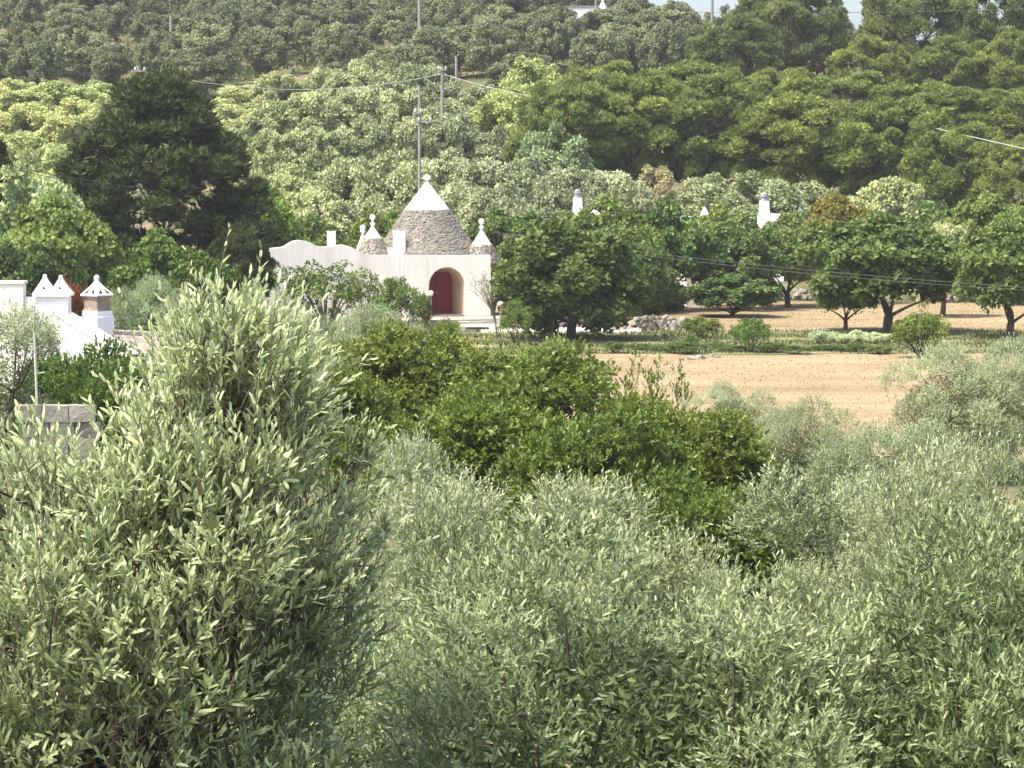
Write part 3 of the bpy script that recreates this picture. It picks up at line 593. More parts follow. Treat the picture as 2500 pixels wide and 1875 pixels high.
# far left: pale garden wall ends
pw = at(22, 692, 100); e = empty('garden_wall', (pw.x, pw.y, 0), R(-6), 'pale cream garden wall at left edge behind the white chimneys', 'wall')
q = Acc(); box(q, (-.9, 0, pw.z / 2), (1.45, .2, pw.z / 2)); q.obj('wall_panel', M['lime'], e); q = Acc(); box(q, (-.9, 0, pw.z + .05), (1.5, .26, .05)); q.obj('coping', M['lime'], e)
q = Acc(); box(q, (.82, .1, pw.z / 2 - .25), (.26, .18, pw.z / 2 - .22)); q.obj('wall_panel', M['lime'], e)

# ------------------------------------------------------------------ farmhouse hidden in the trees, with three tall chimneys
FD = 176.0; sF = FD / F
fp = at(1660, 640, FD); fz0 = G(fp.x, FD); farm = empty('farmhouse', (fp.x, FD, fz0), 0, 'low white farmhouse with three tall chimneys hidden behind the green trees', 'house')
zr = at(1660, 530, FD).z - fz0
def fx(px, d=FD): return at(px, 500, d).x - fp.x
q = Acc(); box(q, ((fx(1385) + fx(1760)) / 2, 1.8, zr / 2 - .1), ((fx(1760) - fx(1385)) / 2, 1.8, zr / 2)); q.obj('wall', M['lime'], farm)
q = Acc(); box(q, ((fx(1860) + fx(1915)) / 2, 1.5, zr / 2 + .05), ((fx(1915) - fx(1860)) / 2, 1.4, zr / 2 + .1)); q.obj('wall', M['white'], farm)
q = Acc(); box(q, ((fx(1760) + fx(1860)) / 2, 2.2, zr / 2 - .3), ((fx(1860) - fx(1760)) / 2 - .01, 1.2, zr / 2 - .1)); q.obj('wall', M['lime'], farm)
q = Acc(); box(q, ((fx(1385) + fx(1760)) / 2, 1.8, zr - .04), ((fx(1760) - fx(1385)) / 2 + .1, 1.9, .06)); q.obj('roof_parapet', M['lime'], farm)
q = Acc(); lathe(q, [(.75, zr), (.72, zr + .2), (.5, zr + .42), (.1, zr + .5)], 20, (fx(1470), .9, 0)); q.obj('dome', M['lime'], farm, True)
q = Acc(); lathe(q, [(.28, zr), (.24, zr + .25), (.10, zr + .5), (.05, zr + .58)], 14, (fx(1722), .6, 0)); q.obj('roof_finial', M['white'], farm, True)
for px, yt, yb, wp in ((1411, 462, 535, 21), (1622, 478, 535, 17), (1869, 470, 535, 22)):
    z1 = at(px, yt, FD).z - fz0; w_ = wp * sF / 2; x_ = fx(px); q = Acc(); hc = z1 - .52
    box(q, (x_, .9, (zr + hc) / 2 - .1), (w_, w_, (hc - zr) / 2 + .1), .2, top=.88); o = q.obj('chimney', M['white'], farm)
    q = Acc(); lathe(q, [(w_ * .95, hc), (w_ * .95, hc + .07), (w_ * .78, hc + .08), (w_ * .78, hc + .22), (w_ * .92, hc + .24), (w_ * .92, hc + .32), (w_ * .75, hc + .33), (w_ * .7, hc + .44), (w_ * .35, hc + .52)], 12, (x_, .9, 0)); q.obj('chimney_cap', M['grey'], o)
for px, py in ((1470, 600), (1700, 600), (1875, 575)):
    q = Acc(); zc = at(px, py, FD).z - fz0; box(q, (fx(px), -.012, zc), (.35, .01, .5)); o = q.obj('window', M['glass'], farm)
    q = Acc(); box(q, (fx(px), -.03, zc - .56), (.48, .06, .05)); q.obj('sill', M['lstone'], o)
# little shed with a pale front seen between the trees
P = at(1712, 655, 160); e = empty('garden_shed', (P.x, 160, 0), R(12), 'small cream garden shed seen in a gap between the green trees', 'shed')
hs = at(1712, 626, 160).z; q = Acc(); box(q, (0, .8, hs / 2), (.85, .8, hs / 2)); q.obj('wall', M['lime'], e); q = Acc(); box(q, (0, .8, hs + .08), (1.0, .95, .08)); q.obj('roof', M['grey'], e)
q = Acc(); box(q, (.25, -.012, hs * .38), (.28, .01, hs * .36)); q.obj('door', M['white'], e)
# house on the ridge
HHD = 322; P = at(1440, 40, HHD); hz0 = G(P.x, HHD); e = empty('ridge_house', (P.x, HHD, hz0), 0, 'tiny white house with small dome on the far ridge under the skyline', 'house')
zt2 = at(1440, 17, HHD).z - hz0; kx = HHD / F
q = Acc(); box(q, (-20 * kx, 1.5, zt2 / 2), (42 * kx, 1.5, zt2 / 2)); q.obj('wall', M['white'], e); q = Acc(); box(q, (-20 * kx, 1.5, zt2 + .06), (43.5 * kx, 1.6, .07)); q.obj('roof', M['conc'], e)
q = Acc(); box(q, (33 * kx, 1.2, zt2 / 2 - .1), (10 * kx, .8, zt2 / 2 - .12)); q.obj('wall', M['white'], e)
q = Acc(); lathe(q, [(.42, zt2 - .25), (.40, zt2 + .05), (.22, zt2 + .45), (.10, zt2 + .62), (.16, zt2 + .72), (.05, zt2 + .86)], 16, (32 * kx, .9, 0)); q.obj('dome', M['white'], e, True)
for px in (1395, 1432):
    q = Acc(); box(q, ((px - 1440) * kx, -.012, zt2 * .55), (.35, .01, .45)); q.obj('window', M['glass'], e)

# ------------------------------------------------------------------ dry-stone walls and loose stones
ROCKS = [rock_mesh(np.random.default_rng(300 + k), M['lstone']) for k in range(8)]
def dry_wall(name, label, pts, h, size, thick=.5):
    p0 = pts[0]; e = empty(name, (p0[0], p0[1], G(*p0)), 0, label, 'stone wall'); k = 0
    for (xa, ya), (xb, yb) in zip(pts[:-1], pts[1:]):
        Ld = math.hypot(xb - xa, yb - ya); n = max(1, int(Ld / size)); nr = max(1, int(h / (size * .62)))
        for r_ in range(nr):
            for i in range(n):
                t = (i + rng.uniform(.2, .8) + .5 * (r_ % 2)) / n; s_ = size * rng.uniform(.75, 1.25); x, y = xa + (xb - xa) * t, ya + (yb - ya) * t + rng.uniform(-.12, .12) * thick
                o = link(bpy.data.objects.new('stone', ROCKS[rng.integers(8)]), e); o.location = (x - p0[0], y - p0[1], G(x, y) - G(*p0) + size * .28 + r_ * size * .58 + rng.uniform(-.03, .03)); o.rotation_euler = (rng.uniform(-.4, .4), rng.uniform(-.4, .4), rng.uniform(0, 6.28)); o.scale = (s_, s_ * .85, s_ * rng.uniform(.65, .95))
    return e
def wp(px, d): return ((px - CX) / F * d, d)
dry_wall('dry_stone_wall', 'pile-like grey rubble stone wall beside the yellow topped shrub', [wp(1540, 137), wp(1610, 137.4), wp(1685, 136.5)], .75, .30)
dry_wall('dry_stone_wall', 'low dark-faced stone wall under the forked tree in front of patio', [wp(1440, 135.5), wp(1535, 136.5)], .32, .24)
dry_wall('dry_stone_wall', 'weathered stone wall at the back of the field behind the low fruit tree', [wp(1860, 168), wp(1930, 168.4), wp(2040, 167.5)], .75, .36)
dry_wall('dry_stone_wall', 'stone wall at the back of the field near the right edge', [wp(2300, 165), wp(2360, 165.5), wp(2420, 165)], .75, .36)
dry_wall('dry_stone_wall', 'short stone wall end behind field left of the low fruit tree', [wp(1620, 167), wp(1660, 167.5)], .85, .36)
e = None
pat = at(1330, 806, 134); P_ = empty('patio', (pat.x, 137, 0), 0, 'pale paved patio behind the forked tree', 'patio')
for i in range(9):
    for j in range(3):
        q = Acc(); box(q, (-2.6 + i * .85 + rng.uniform(-.02, .02), -1.0 + j * .85, .07), (.41, .41, .05), 0, rng.uniform(.6, 1), 0, .008, rng); q.obj('paving_slab', M['lime'], P_)
pt = at(1360, 800, 138.5); e = empty('patio_wall', (pt.x, 139.2, 0), R(2), 'low white patio wall seen under the forked tree', 'wall')
q = Acc(); box(q, (-.3, 0, .22), (2.6, .16, .22)); q.obj('wall_panel', M['lstone'], e); q = Acc(); box(q, (-.3, 0, .47), (2.66, .2, .035)); q.obj('coping', M['lime'], e)
for i, (px, py, s_) in enumerate(((1690, 879, .24), (1712, 877, .30), (1738, 872, .22), (1752, 874, .18), (1665, 880, .16), (1960, 862, .16), (1975, 861, .2))):
    d = 8 * F / (py - 400); x, y = wp(px, d); nm_ = ('second', 'third', 'fourth', 'rightmost', 'leftmost')
    o = link(bpy.data.objects.new('field_stone', ROCKS[i])); o.location = (x, y, .06); o.scale = (s_ * 1.4, s_, s_ * .8); o.rotation_euler = (.1, .2, i)
    tag(o, f'pale loose stone, {nm_[i]} of five on the field edge' if i < 5 else ('small pale stone, left of two in the verge' if i == 5 else 'small pale stone, right of two in the verge'), 'stone', 'loose stones on the field')

# ------------------------------------------------------------------ poles and cables
def pole(px, ytop, d, r, label, arms=(), mat='conc', name='power_pole'):
    P = at(px, ytop, d); z0 = G(P.x, d); h = P.z - z0; e = empty(name, (P.x, d, z0), 0, label, 'pole', 'concrete power poles'); q = Acc(); tube(q, [(0, 0, -.3), (0, 0, h / 2), (0, 0, h)], [r * 1.5, r * 1.2, r], 10); q.obj('shaft', M[mat], e, True)
    for (dz, x0, x1) in arms:
        q = Acc(); box(q, ((x0 + x1) / 2, -r - .03, h - dz), ((x1 - x0) / 2, .04, .045)); o = q.obj('crossarm', M['grey'], e)
        for x_ in (x0 + .06, x1 - .06):
            q = Acc(); lathe(q, [(.03, 0), (.075, .03), (.04, .08), (.075, .11), (.04, .17), (.02, .2)], 10, (x_, -r - .03, h - dz + .045)); q.obj('insulator', M['white'], o, True)
    return np.array((P.x, d, P.z))
pA = pole(338, 160, 182, .10, 'pale pole with white insulators behind the top of the dark pine', ((.35, -.25, .45), (.75, -.35, .3)))
pB = pole(1080, 162, 200, .12, 'bare concrete pole among pale olives, right of the cone tip', ((.25, -.3, .3),))
pole(1024, 212, 166, .085, 'tall concrete pole rising straight behind the trullo cone tip', ((1.5, -.3, .15), (2.0, -.1, .7)))
pole(369, 107, 262, .13, 'short pale pole above the dark pine top'); pole(417, 38, 276, .13, 'tall pole on the left hillside, right of the short pale one')
pole(1024, -30, 268, .15, 'tall concrete pole on the hillside reaching the top edge'); pole(47, 139, 250, .13, 'pole with crossarms near the upper left corner', ((.5, -.5, .5), (.9, -.3, .3)))
pole(1549, 12, 300, .14, 'concrete pole on far ridge right of the tiny white house'); pole(1739, -30, 262, .12, 'thin pole against the sky left of the tall pines')
pole(1455, -12, 318, .12, 'thin pole beside the tiny ridge house'); pole(964, 14, 300, .10, 'small thin pole among dark olives left of the tall hillside pole'); pole(1114, 138, 245, .11, 'short pole stub rising above the pale olives')
def cable(label, a, b, sag, r, mat, lean=0):
    a, b = np.array(a), np.array(b); t = np.linspace(0, 1, 40)[:, None]; P = a + (b - a) * t - np.array([0, 0, 1]) * sag * 4 * t * (1 - t)
    q = Acc(); tube(q, P - a, r, 6); o = q.obj('cable', M[mat]); o.location = a; return tag(o, label, 'cable', 'overhead cables')
cable('pale sagging cable strung above the pale olives toward bare concrete pole', at(342, 172, 182), at(1080, 180, 200), 1.15, .024, 'wire_p')
cable('pale cable running down right from the bare concrete pole into the pines', at(1080, 180, 200), at(1500, 260, 196), .4, .024, 'wire_p')
cable('pale cable against the dark pines at right edge', at(2200, 292, 193), at(2540, 371, 176), .05, .026, 'wire_p')
cable('lower thin dark twin cable crossing the tall dark pine', at(-40, 398, 125), at(640, 496, 148), .3, .012, 'wire_d')
cable('upper thin dark twin cable crossing the tall dark pine', at(-40, 390, 125), at(640, 489, 148), .3, .012, 'wire_d')
cable('upper thin dark cable crossing the green trees to right edge', at(1215, 568, 139), at(2540, 704, 118), .25, .011, 'wire_d')
cable('lower thin dark cable crossing the green trees to right edge', at(1215, 573, 139), at(2540, 711, 118), .3, .011, 'wire_d')
cable('thin high cable crossing the dark hillside', at(-60, 10, 255), at(1549, 26, 300), .5, .022, 'wire_d')
cable('thin high cable in front of the tall pines at top right', at(1549, 26, 300), at(2560, 20, 215), .3, .022, 'wire_d')

# ------------------------------------------------------------------ far vegetation: the hillside, the pale olive grove, the pines
rng = np.random.default_rng(77)
ORD = lambda k: f'{k}' + ('th' if 10 <= k % 100 <= 20 else {1: 'st', 2: 'nd', 3: 'rd'}.get(k % 10, 'th'))
rows = [(d_, 0, n_) for d_, n_ in zip((250, 260, 270, 281, 292, 304, 317, 330, 344, 358), ('lowest', 'second', 'third', 'fourth', 'fifth', 'sixth', 'seventh', 'eighth', 'ninth', 'topmost'))]
skip = [(250, 350, 255, 275), (560, 700, 245, 265), (1130, 1230, 240, 255), (1370, 1480, 285, 321)]
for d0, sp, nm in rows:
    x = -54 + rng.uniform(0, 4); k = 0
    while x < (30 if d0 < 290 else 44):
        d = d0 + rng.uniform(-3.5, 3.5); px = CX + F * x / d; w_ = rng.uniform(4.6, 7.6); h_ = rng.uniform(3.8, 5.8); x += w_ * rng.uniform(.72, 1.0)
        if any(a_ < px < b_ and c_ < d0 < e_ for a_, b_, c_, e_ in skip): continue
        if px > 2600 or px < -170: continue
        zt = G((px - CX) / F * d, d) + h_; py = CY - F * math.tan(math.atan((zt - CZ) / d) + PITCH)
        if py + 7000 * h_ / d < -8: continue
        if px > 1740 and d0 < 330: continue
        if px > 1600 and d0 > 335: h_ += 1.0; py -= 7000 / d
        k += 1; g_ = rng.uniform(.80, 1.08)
        plant('far_olive', int(rng.integers(4)), 'olive_tree', f'grey-green hillside olive tinted as cloud-shaded, {ORD(k)} from left in the {nm} row', 'olive tree', px, py, d, w_ * F / d, rng.uniform(0, 6.28), (.56 * g_, .57 * g_, .56 * g_), 'olives tinted as cloud-shaded on the far hillside')  # lowered tree tint: a cloud shadow over the hill, put into the leaf colour
# pale olive grove behind the trullo, four rows, back to front
grove = [(232, 'back', [(-60, 205), (40, 190), (130, 198), (235, 190), (330, 200), (585, 215), (690, 178), (800, 165), (905, 148), (1010, 150), (1110, 185), (1180, 200)]),
         (216, 'second', [(-40, 262), (80, 245), (190, 250), (560, 262), (660, 240), (770, 225), (880, 205), (985, 200), (1090, 240), (1190, 245)]),
         (199, 'third', [(-30, 330), (60, 320), (150, 345), (590, 318), (690, 300), (800, 305), (905, 292), (1005, 288), (1105, 292), (1215, 300), (1310, 320)]),
         (182, 'front', [(-20, 395), (85, 400), (640, 400), (740, 385), (850, 372), (960, 365), (1070, 380), (1170, 372), (1275, 395), (1390, 402), (1490, 408)]),
         (168, 'nearest', [(700, 448), (800, 470), (1130, 440), (1225, 452), (640, 500)])]
for d0, nm, L in grove:
    for k, (px, py) in enumerate(sorted(L)):
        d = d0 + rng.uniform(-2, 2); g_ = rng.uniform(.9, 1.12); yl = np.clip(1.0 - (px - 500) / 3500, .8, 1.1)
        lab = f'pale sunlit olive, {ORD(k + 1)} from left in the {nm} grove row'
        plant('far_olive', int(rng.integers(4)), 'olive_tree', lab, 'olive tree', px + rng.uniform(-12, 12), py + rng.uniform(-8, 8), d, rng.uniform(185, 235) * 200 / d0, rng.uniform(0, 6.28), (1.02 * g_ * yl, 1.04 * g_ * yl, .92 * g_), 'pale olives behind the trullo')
plant('far_olive', 1, 'olive_tree', 'tall yellowish feathery tree left of the pine mass', 'tree', 1290, 150, 222, 150, 1.0, (1.05, 1.08, .72)); plant('far_olive', 2, 'olive_tree', 'broad yellowish feathery tree below the tall feathery one', 'tree', 1225, 215, 214, 190, 2.0, (1.0, 1.05, .72))
plant('far_olive', 0, 'olive_tree', 'blue-green olive at the left foot of the pine mass', 'olive tree', 1350, 300, 192, 240, 2.0, (.72, .82, .75))
for k, (px, py, wp_) in enumerate([(1850, 420, 330), (1730, 432, 240), (1975, 440, 210)]):
    plant('far_olive', k, 'olive_tree', ('wide grey-green olive behind right farmhouse chimney', 'smaller grey-green olive left of right farmhouse chimney', 'grey-green olive between right chimney and orange bush')[k], 'olive tree', px, py, 184 + k, wp_, k * 2.1, (.80, .84, .82))
plant('far_olive', 3, 'olive_tree', 'pale rounded olive above the orange flowering bush at right', 'olive tree', 2165, 422, 178, 260, .4, (1.02, 1.05, .95)); plant('far_olive', 2, 'olive_tree', 'pale olive showing behind right side of big field tree', 'olive tree', 2300, 540, 150, 160, .9, (1.0, 1.0, .9))
plant('far_olive', 1, 'olive_tree', 'half-dead greyish olive with bare twigs in front of the pines', 'olive tree', 1600, 412, 186, 150, .3, (.85, .74, .72))
# pines
pines = [(1395, 190, 196, 330, 0, 'leftmost front umbrella pine of the pine mass'), (1560, 168, 199, 360, 1, 'second front umbrella pine from left, widest top'), (1755, 185, 198, 360, 2, 'third front umbrella pine from left, above right chimney'), (1950, 225, 194, 360, 0, 'fourth front umbrella pine from left, above orange bush'), (2160, 235, 192, 380, 1, 'fifth front umbrella pine with sunlit sloping top'), (2350, 300, 186, 300, 2, 'dark front pine near the pale cable at right'), (2490, 330, 182, 260, 0, 'dark pine cut by right edge below the pale cable'),
         (1480, 150, 214, 330, 2, 'second-row pine whose lit top shows left of the middle'), (1690, 148, 216, 330, 0, 'second-row pine with sunlit crest, middle of the pine mass'), (1890, 165, 216, 330, 1, 'second-row pine right of the sunlit crest'), (2090, 175, 214, 330, 2, 'second-row pine behind the sloping lit top'), (2290, 200, 212, 340, 0, 'second-row pine right of the sloping lit top'), (2470, 215, 210, 300, 1, 'second-row pine cut by the right edge'),
         (1790, 35, 238, 240, 1, 'bright green bushy pine at skyline, right of the thin pole'), (1950, -45, 246, 245, 2, 'tall round pine left of the sky gap'), (2230, -75, 246, 290, 0, 'tall dark pine right of the sky gap'), (2420, -75, 244, 270, 1, 'tall pine at the top right corner'), (1860, -25, 256, 200, 0, 'skyline pine between two taller pines'), (2120, 85, 236, 210, 2, 'low pine under the sky gap'), (2320, 90, 234, 230, 2, 'pine below the top right corner pines'), (2500, 60, 232, 220, 0, 'pine cut by right edge below the skyline')]
for px, py, d, wp_, v, lb in pines:
    yy = 1.05 if py > 40 else .85
    plant('pine', v, 'pine_tree', lb, 'pine', px, py, d, wp_, px * .7, (yy, yy, .95), 'pines on the right')
plant('dark_pine', 0, 'pine_tree', 'tall dark conical pine left of the trullo house', 'pine', 395, 172, 142, 660, 1.2, (.36, .38, .38)); plant('dark_pine', 0, 'pine_tree', 'very dark pine cut by left edge', 'pine', -55, 300, 142, 330, 3.0, (.22, .25, .27))
plant('pine', 1, 'pine_tree', 'low dark pine branch mass against left wall of trullo house', 'pine', 585, 560, 133, 190, 1.0, (.36, .38, .38), hide=())

# ------------------------------------------------------------------ field trees around the house
P_b = lambda *a_, **k_: plant('broad', *a_, **k_)
P_b(1, 'carob_tree', 'dark dense forked-trunk tree standing on the grass beside patio', 'tree', 1395, 545, 130, 430, 2.2, (.66, .70, .64)); P_b(2, 'almond_tree', 'green tree merging with the right side of the forked tree', 'tree', 1500, 575, 140, 270, 4.9, (.82, .86, .8))
P_b(1, 'almond_tree', 'bright green leafy tree right behind the trullo house', 'tree', 1260, 520, 152, 300, .5, (.95, 1.0, .95)); P_b(2, 'almond_tree', 'bright green tree below the farmhouse dome', 'tree', 1480, 505, 153, 330, 1.5, (1.02, 1.05, .95))
P_b(0, 'almond_tree', 'leafy green tree below the middle farmhouse chimney', 'tree', 1610, 505, 156, 260, 2.5, (1.0, 1.04, .95)); P_b(1, 'almond_tree', 'green tree just right of the small cream shed', 'tree', 1800, 545, 157, 260, 3.3, (.85, .9, .9)); P_b(2, 'almond_tree', 'green tree below the right farmhouse chimney', 'tree', 1745, 520, 167, 240, 3.9, (1.0, 1.05, .9)); P_b(0, 'almond_tree', 'green tree with pale leaf patches left of orange bush', 'tree', 1925, 535, 160, 250, 4.4, (.95, 1.0, .95))
P_b(1, 'almond_tree', 'shaded green tree standing behind forked dark tree', 'tree', 1550, 590, 146, 240, 5.2, (.78, .82, .8)); P_b(0, 'fruit_tree', 'low spreading fruit tree standing in the dry field', 'tree', 1785, 676, 150, 250, 1.9, (.85, .92, .9), sink=.15); P_b(2, 'fruit_tree', 'small low fruit tree behind carob at field edge', 'tree', 1630, 690, 155, 150, .2, (.8, .86, .8))
P_b(0, 'almond_tree', 'large dark-trunked almond tree standing in the right of the field', 'tree', 2170, 540, 136, 430, .8, (.85, .85, .75)); P_b(0, 'almond_tree', 'smaller two-stemmed tree against left side of large almond', 'tree', 2062, 640, 138, 190, 2.0, (.88, .92, .82))
P_b(0, 'almond_tree', 'tree with trunk near right edge of field', 'tree', 2470, 560, 131, 330, .6, (.82, .86, .76)); P_b(0, 'almond_tree', 'bright green tree at right edge under the pines', 'tree', 2410, 490, 166, 260, 1.6, (1.0, 1.05, .95)); P_b(1, 'almond_tree', 'green tree below pines left of the right edge', 'tree', 2280, 500, 168, 230, 2.9, (.9, .95, .9)); P_b(2, 'almond_tree', 'green tree cut by the right edge under the pines', 'tree', 2520, 500, 162, 240, 3.4, (.95, 1.0, .92))
P_b(0, 'broom_bush', 'orange-yellow flowering bush behind the large field tree', 'bush', 2055, 490, 164, 150, .4, crown=M['yellow'], col=(.62, .74, .6)); P_b(1, 'fig_tree', 'yellow-green fig tree between dark pine and pale olives', 'tree', 622, 462, 150, 110, 1.4, (1.5, 1.5, .9)); P_b(2, 'fig_tree', 'dark green tree behind the roof of trullo house', 'tree', 770, 545, 156, 260, 1.4, (.8, .85, .8)); P_b(0, 'fig_tree', 'green tree behind the right white pinnacle', 'tree', 1200, 545, 150, 170, 2.0, (.85, .9, .85)); P_b(1, 'fig_tree', 'small yellow-green tree just left of the stone cone', 'tree', 940, 520, 158, 150, 2.0, (.95, 1.05, .7))
P_b(2, 'fig_tree', 'leafy dark green tree between white chimney and trullo house', 'tree', 420, 592, 118, 330, .2, (.72, .82, .65)); P_b(0, 'fig_tree', 'pale yellowish leafy tree behind the white chimneys', 'tree', 150, 500, 128, 190, .9, (1.35, 1.3, 1.2)); P_b(1, 'fig_tree', 'dull green tree at left edge behind garden wall', 'tree', 60, 600, 124, 200, 1.9, (.8, .8, .75)); plant('shrub', 0, 'rust_bush', 'small rust-brown bush above the twin pointed chimney', 'bush', 158, 655, 112, 120, .3, (.62, .36, .24), crown=M['dry_leaf'])
plant('far_olive', 0, 'olive_tree', 'pale blue-green olive at left edge before the dark pine', 'olive tree', 75, 400, 136, 190, .3, (.95, 1.05, .98))
# shrubs and garden plants
P_s = lambda *a_, **k_: plant('shrub', *a_, **k_)
plant('loose', 0, 'flowering_bush', 'loose dark bush with pale leaves before the left trullo wall', 'bush', 795, 612, 131, 290, .3, (.75, .85, .72)); plant('loose', 0, 'flowering_bush', 'smaller loose bush right of the first before trullo wall', 'bush', 890, 650, 134, 160, 1.3, (.95, 1.0, .9)); P_s(1, 'oleander_bush', 'rounded green bush left of the red door', 'bush', 978, 662, 133, 150, 2.3, (.85, .95, .85)); P_s(0, 'climbing_rose', 'dark rose bush beside left jamb of the red door', 'bush', 1035, 705, 135.5, 46, .3, (.6, .7, .6))
P_s(0, 'fig_bush', 'yellow-green bush in front of the terrace steps', 'bush', 1092, 765, 112, 95, 1.1, (1.1, 1.15, .8)); P_s(1, 'fig_bush', 'green bush right of the bare sapling', 'bush', 1262, 722, 126, 95, 2.1, (1.0, 1.05, .8)); P_s(1, 'laurel_bush', 'dense dark green bush behind rubble wall', 'bush', 1525, 725, 139, 95, .2, (.7, .85, .7))
P_s(0, 'yellow_shrub', 'dense clipped shrub with yellow-green top behind the verge', 'shrub', 1712, 768, 131, 120, .4, (1.0, 1.0, .8)); P_s(1, 'round_shrub', 'rounded green shrub alone on the verge edge', 'shrub', 1832, 768, 121.5, 110, .9, (.72, .9, .62)); P_s(0, 'leafy_bush', 'tall leafy bush beside pale olive at right', 'bush', 2255, 752, 118, 175, 1.4, (.9, .95, .75)); P_s(1, 'small_bush', 'small spindly bush in front of yellow topped shrub', 'bush', 1690, 815, 126, 50, 1.8, (.85, .95, .7)); P_s(0, 'leafy_bush', 'brownish bush at foot of the large almond tree', 'bush', 2215, 770, 131, 80, .4, (1.2, .9, .8))
for k, px in enumerate((2000, 2032, 2066, 2100, 2134, 2165)):
    P_s(k % 2, 'silver_plant', f'silvery broad-leaved plant, {ORD(k + 1)} from left in the row by the verge', 'plant', px, 802 + (k % 3) * 5, 127 + (k % 2), 62, k, (1.25, 1.32, 1.5), 'silvery plants along the verge', crown=M['olive_far'])
for k, (px, d) in enumerate(((1500, 121.5), (1560, 120.8), (1620, 121.3), (1680, 120.6), (1745, 121.2), (1790, 120.4), (1890, 120.6), (1950, 120.9), (2010, 120.5), (2080, 121.0), (2150, 120.4))):
    P_s(k % 2, 'low_herb_clump', f'low dark herb clump, {ORD(k + 1)} from left along the near verge edge', 'plant', px, 830 + (k * 7) % 19, d - .6 + (k * 5 % 7) * .55, 70 + (k * 13) % 40, k * 1.3, (.72, .76, .60), 'low herb clumps on the verge')
# bare sapling in front of the steps
P = wp(1213, 131); e = empty('bare_sapling', (P[0], P[1], 0), 0, 'thin almost leafless sapling in front of the right end of trullo', 'tree'); q = Acc(); lv = Acc(); r2 = np.random.default_rng(8)
tube(q, [(0, 0, 0), (-.05, 0, .7), (-.12, 0, 1.2)], [.05, .045, .04], 6); tips = []
for k in range(16):
    b0 = np.array([-.12, 0, r2.uniform(.8, 1.3)]); tp = b0 + np.array([r2.uniform(-1.25, .55), r2.uniform(-.5, .5), r2.uniform(1.0, 2.5)]); Pt = bez(b0, b0 + (tp - b0) * np.array([.25, .3, .6]), tp, 7); tube(q, Pt, np.linspace(.024, .006, 7), 4)
    for j in range(5):
        s_ = Pt[r2.integers(2, 6)]; t2 = s_ + np.array([r2.uniform(-.35, .3), r2.uniform(-.25, .25), r2.uniform(.2, .6)]); tube(q, [s_, t2], [.009, .004], 3); tips.append(t2); tips.append((s_ + t2) / 2)
tips = np.array(tips); tips = np.concatenate([tips + r2.normal(size=tips.shape) * .06 for _ in range(3)]); u = sphere(r2, len(tips)); leaves(lv, tips, u, sphere(r2, len(tips)), r2.uniform(.07, .13, len(tips)), .05, 4, r2.random(len(tips)))
q.obj('trunk', M['twig'], e, True); tag(lv.obj('crown', M['olive_far'], e), kind='stuff')

# ------------------------------------------------------------------ middle ground
def P_o(v, name, label, cat, px, top, d, wpx, rot=None, col=(1, 1, 1), kd=None):
    # pick the habit (broad, medium, slim) that needs the least stretching
    x = (px - CX) / F * d; h_ = at(px, top, d).z - G(x, d); w_ = wpx * d / F
    kd = kd or min(('olive', 'olive_mid', 'olive_slim'), key=lambda k: abs(math.log((w_ / PROTO[k][0][0]) / (h_ / PROTO[k][0][1]))))
    return plant(kd, 0, name, label, cat, px, top, d, wpx, rot, col)
P_w = lambda *a_, **k_: plant('walnut', *a_, **k_)
P_w(0, 'walnut_tree', 'dark green leafy tree, left end of the central thicket', 'tree', 975, 795, 66, 430, .4); P_w(1, 'walnut_tree', 'yellowish green leafy tree below the bare sapling', 'tree', 1130, 822, 70, 380, 1.4, (1.15, 1.1, 1)); P_w(0, 'walnut_tree', 'broad dark green tree in the middle of thicket', 'tree', 1320, 850, 61, 560, 2.4); P_w(1, 'walnut_tree', 'dark green leafy tree, right end of the central thicket', 'tree', 1640, 955, 52, 520, 3.4)
P_w(0, 'walnut_tree', 'dark green tree in front of the thicket middle', 'tree', 1170, 960, 52, 560, 4.4, (.9, .95, .9)); P_w(1, 'walnut_tree', 'shaded dark green tree above the silvery dome olive', 'tree', 1440, 985, 47, 520, 5.4, (.9, .92, .9)); P_w(0, 'walnut_tree', 'green tree behind the right shoulder of left olive', 'tree', 830, 905, 62, 330, .9); plant('sapling', 0, 'sapling_tree', 'upright leafy shoot tree standing out against dry field', 'tree', 1585, 838, 66, 130, .3, (.95, .95, .95)); plant('sapling', 0, 'sapling_tree', 'second upright leafy shoot right of the tallest one', 'tree', 1650, 868, 62, 130, 2.3, (.85, .95, 1)); plant('sapling', 0, 'sapling_tree', 'short upright shoot tree left of the tallest one', 'tree', 1510, 862, 68, 140, 1.3, (1.1, .95, 1))
P_w(1, 'feathery_shrub', 'feathery pale green shrub at back of the thicket', 'shrub', 1345, 822, 84, 190, .7, (1.5, 1.5, 2.3)); P_w(1, 'ivy_bush', 'dense dark green bush before the white house', 'bush', 190, 825, 68, 330, .2, (.72, .85, .7), sink=.6); P_w(0, 'ivy_bush', 'dark green bush under the tan roof edge', 'bush', 315, 880, 64, 300, 1.2, (.65, .78, .62), sink=.6)
P_o(0, 'olive_tree', 'pale silvery dome olive in the middle foreground', 'olive tree', 1230, 1105, 30, 820, .5, (1.04, 1.03, 1.03)); P_o(1, 'olive_tree', 'narrow olive spur right of the silvery dome olive', 'olive tree', 1645, 1195, 27, 430, 1.5, (.86, .89, .84)); P_o(2, 'olive_tree', 'small grey olive tip poking above the dome olive', 'olive tree', 1065, 990, 40, 330, 2.5, (.9, .95, .95))
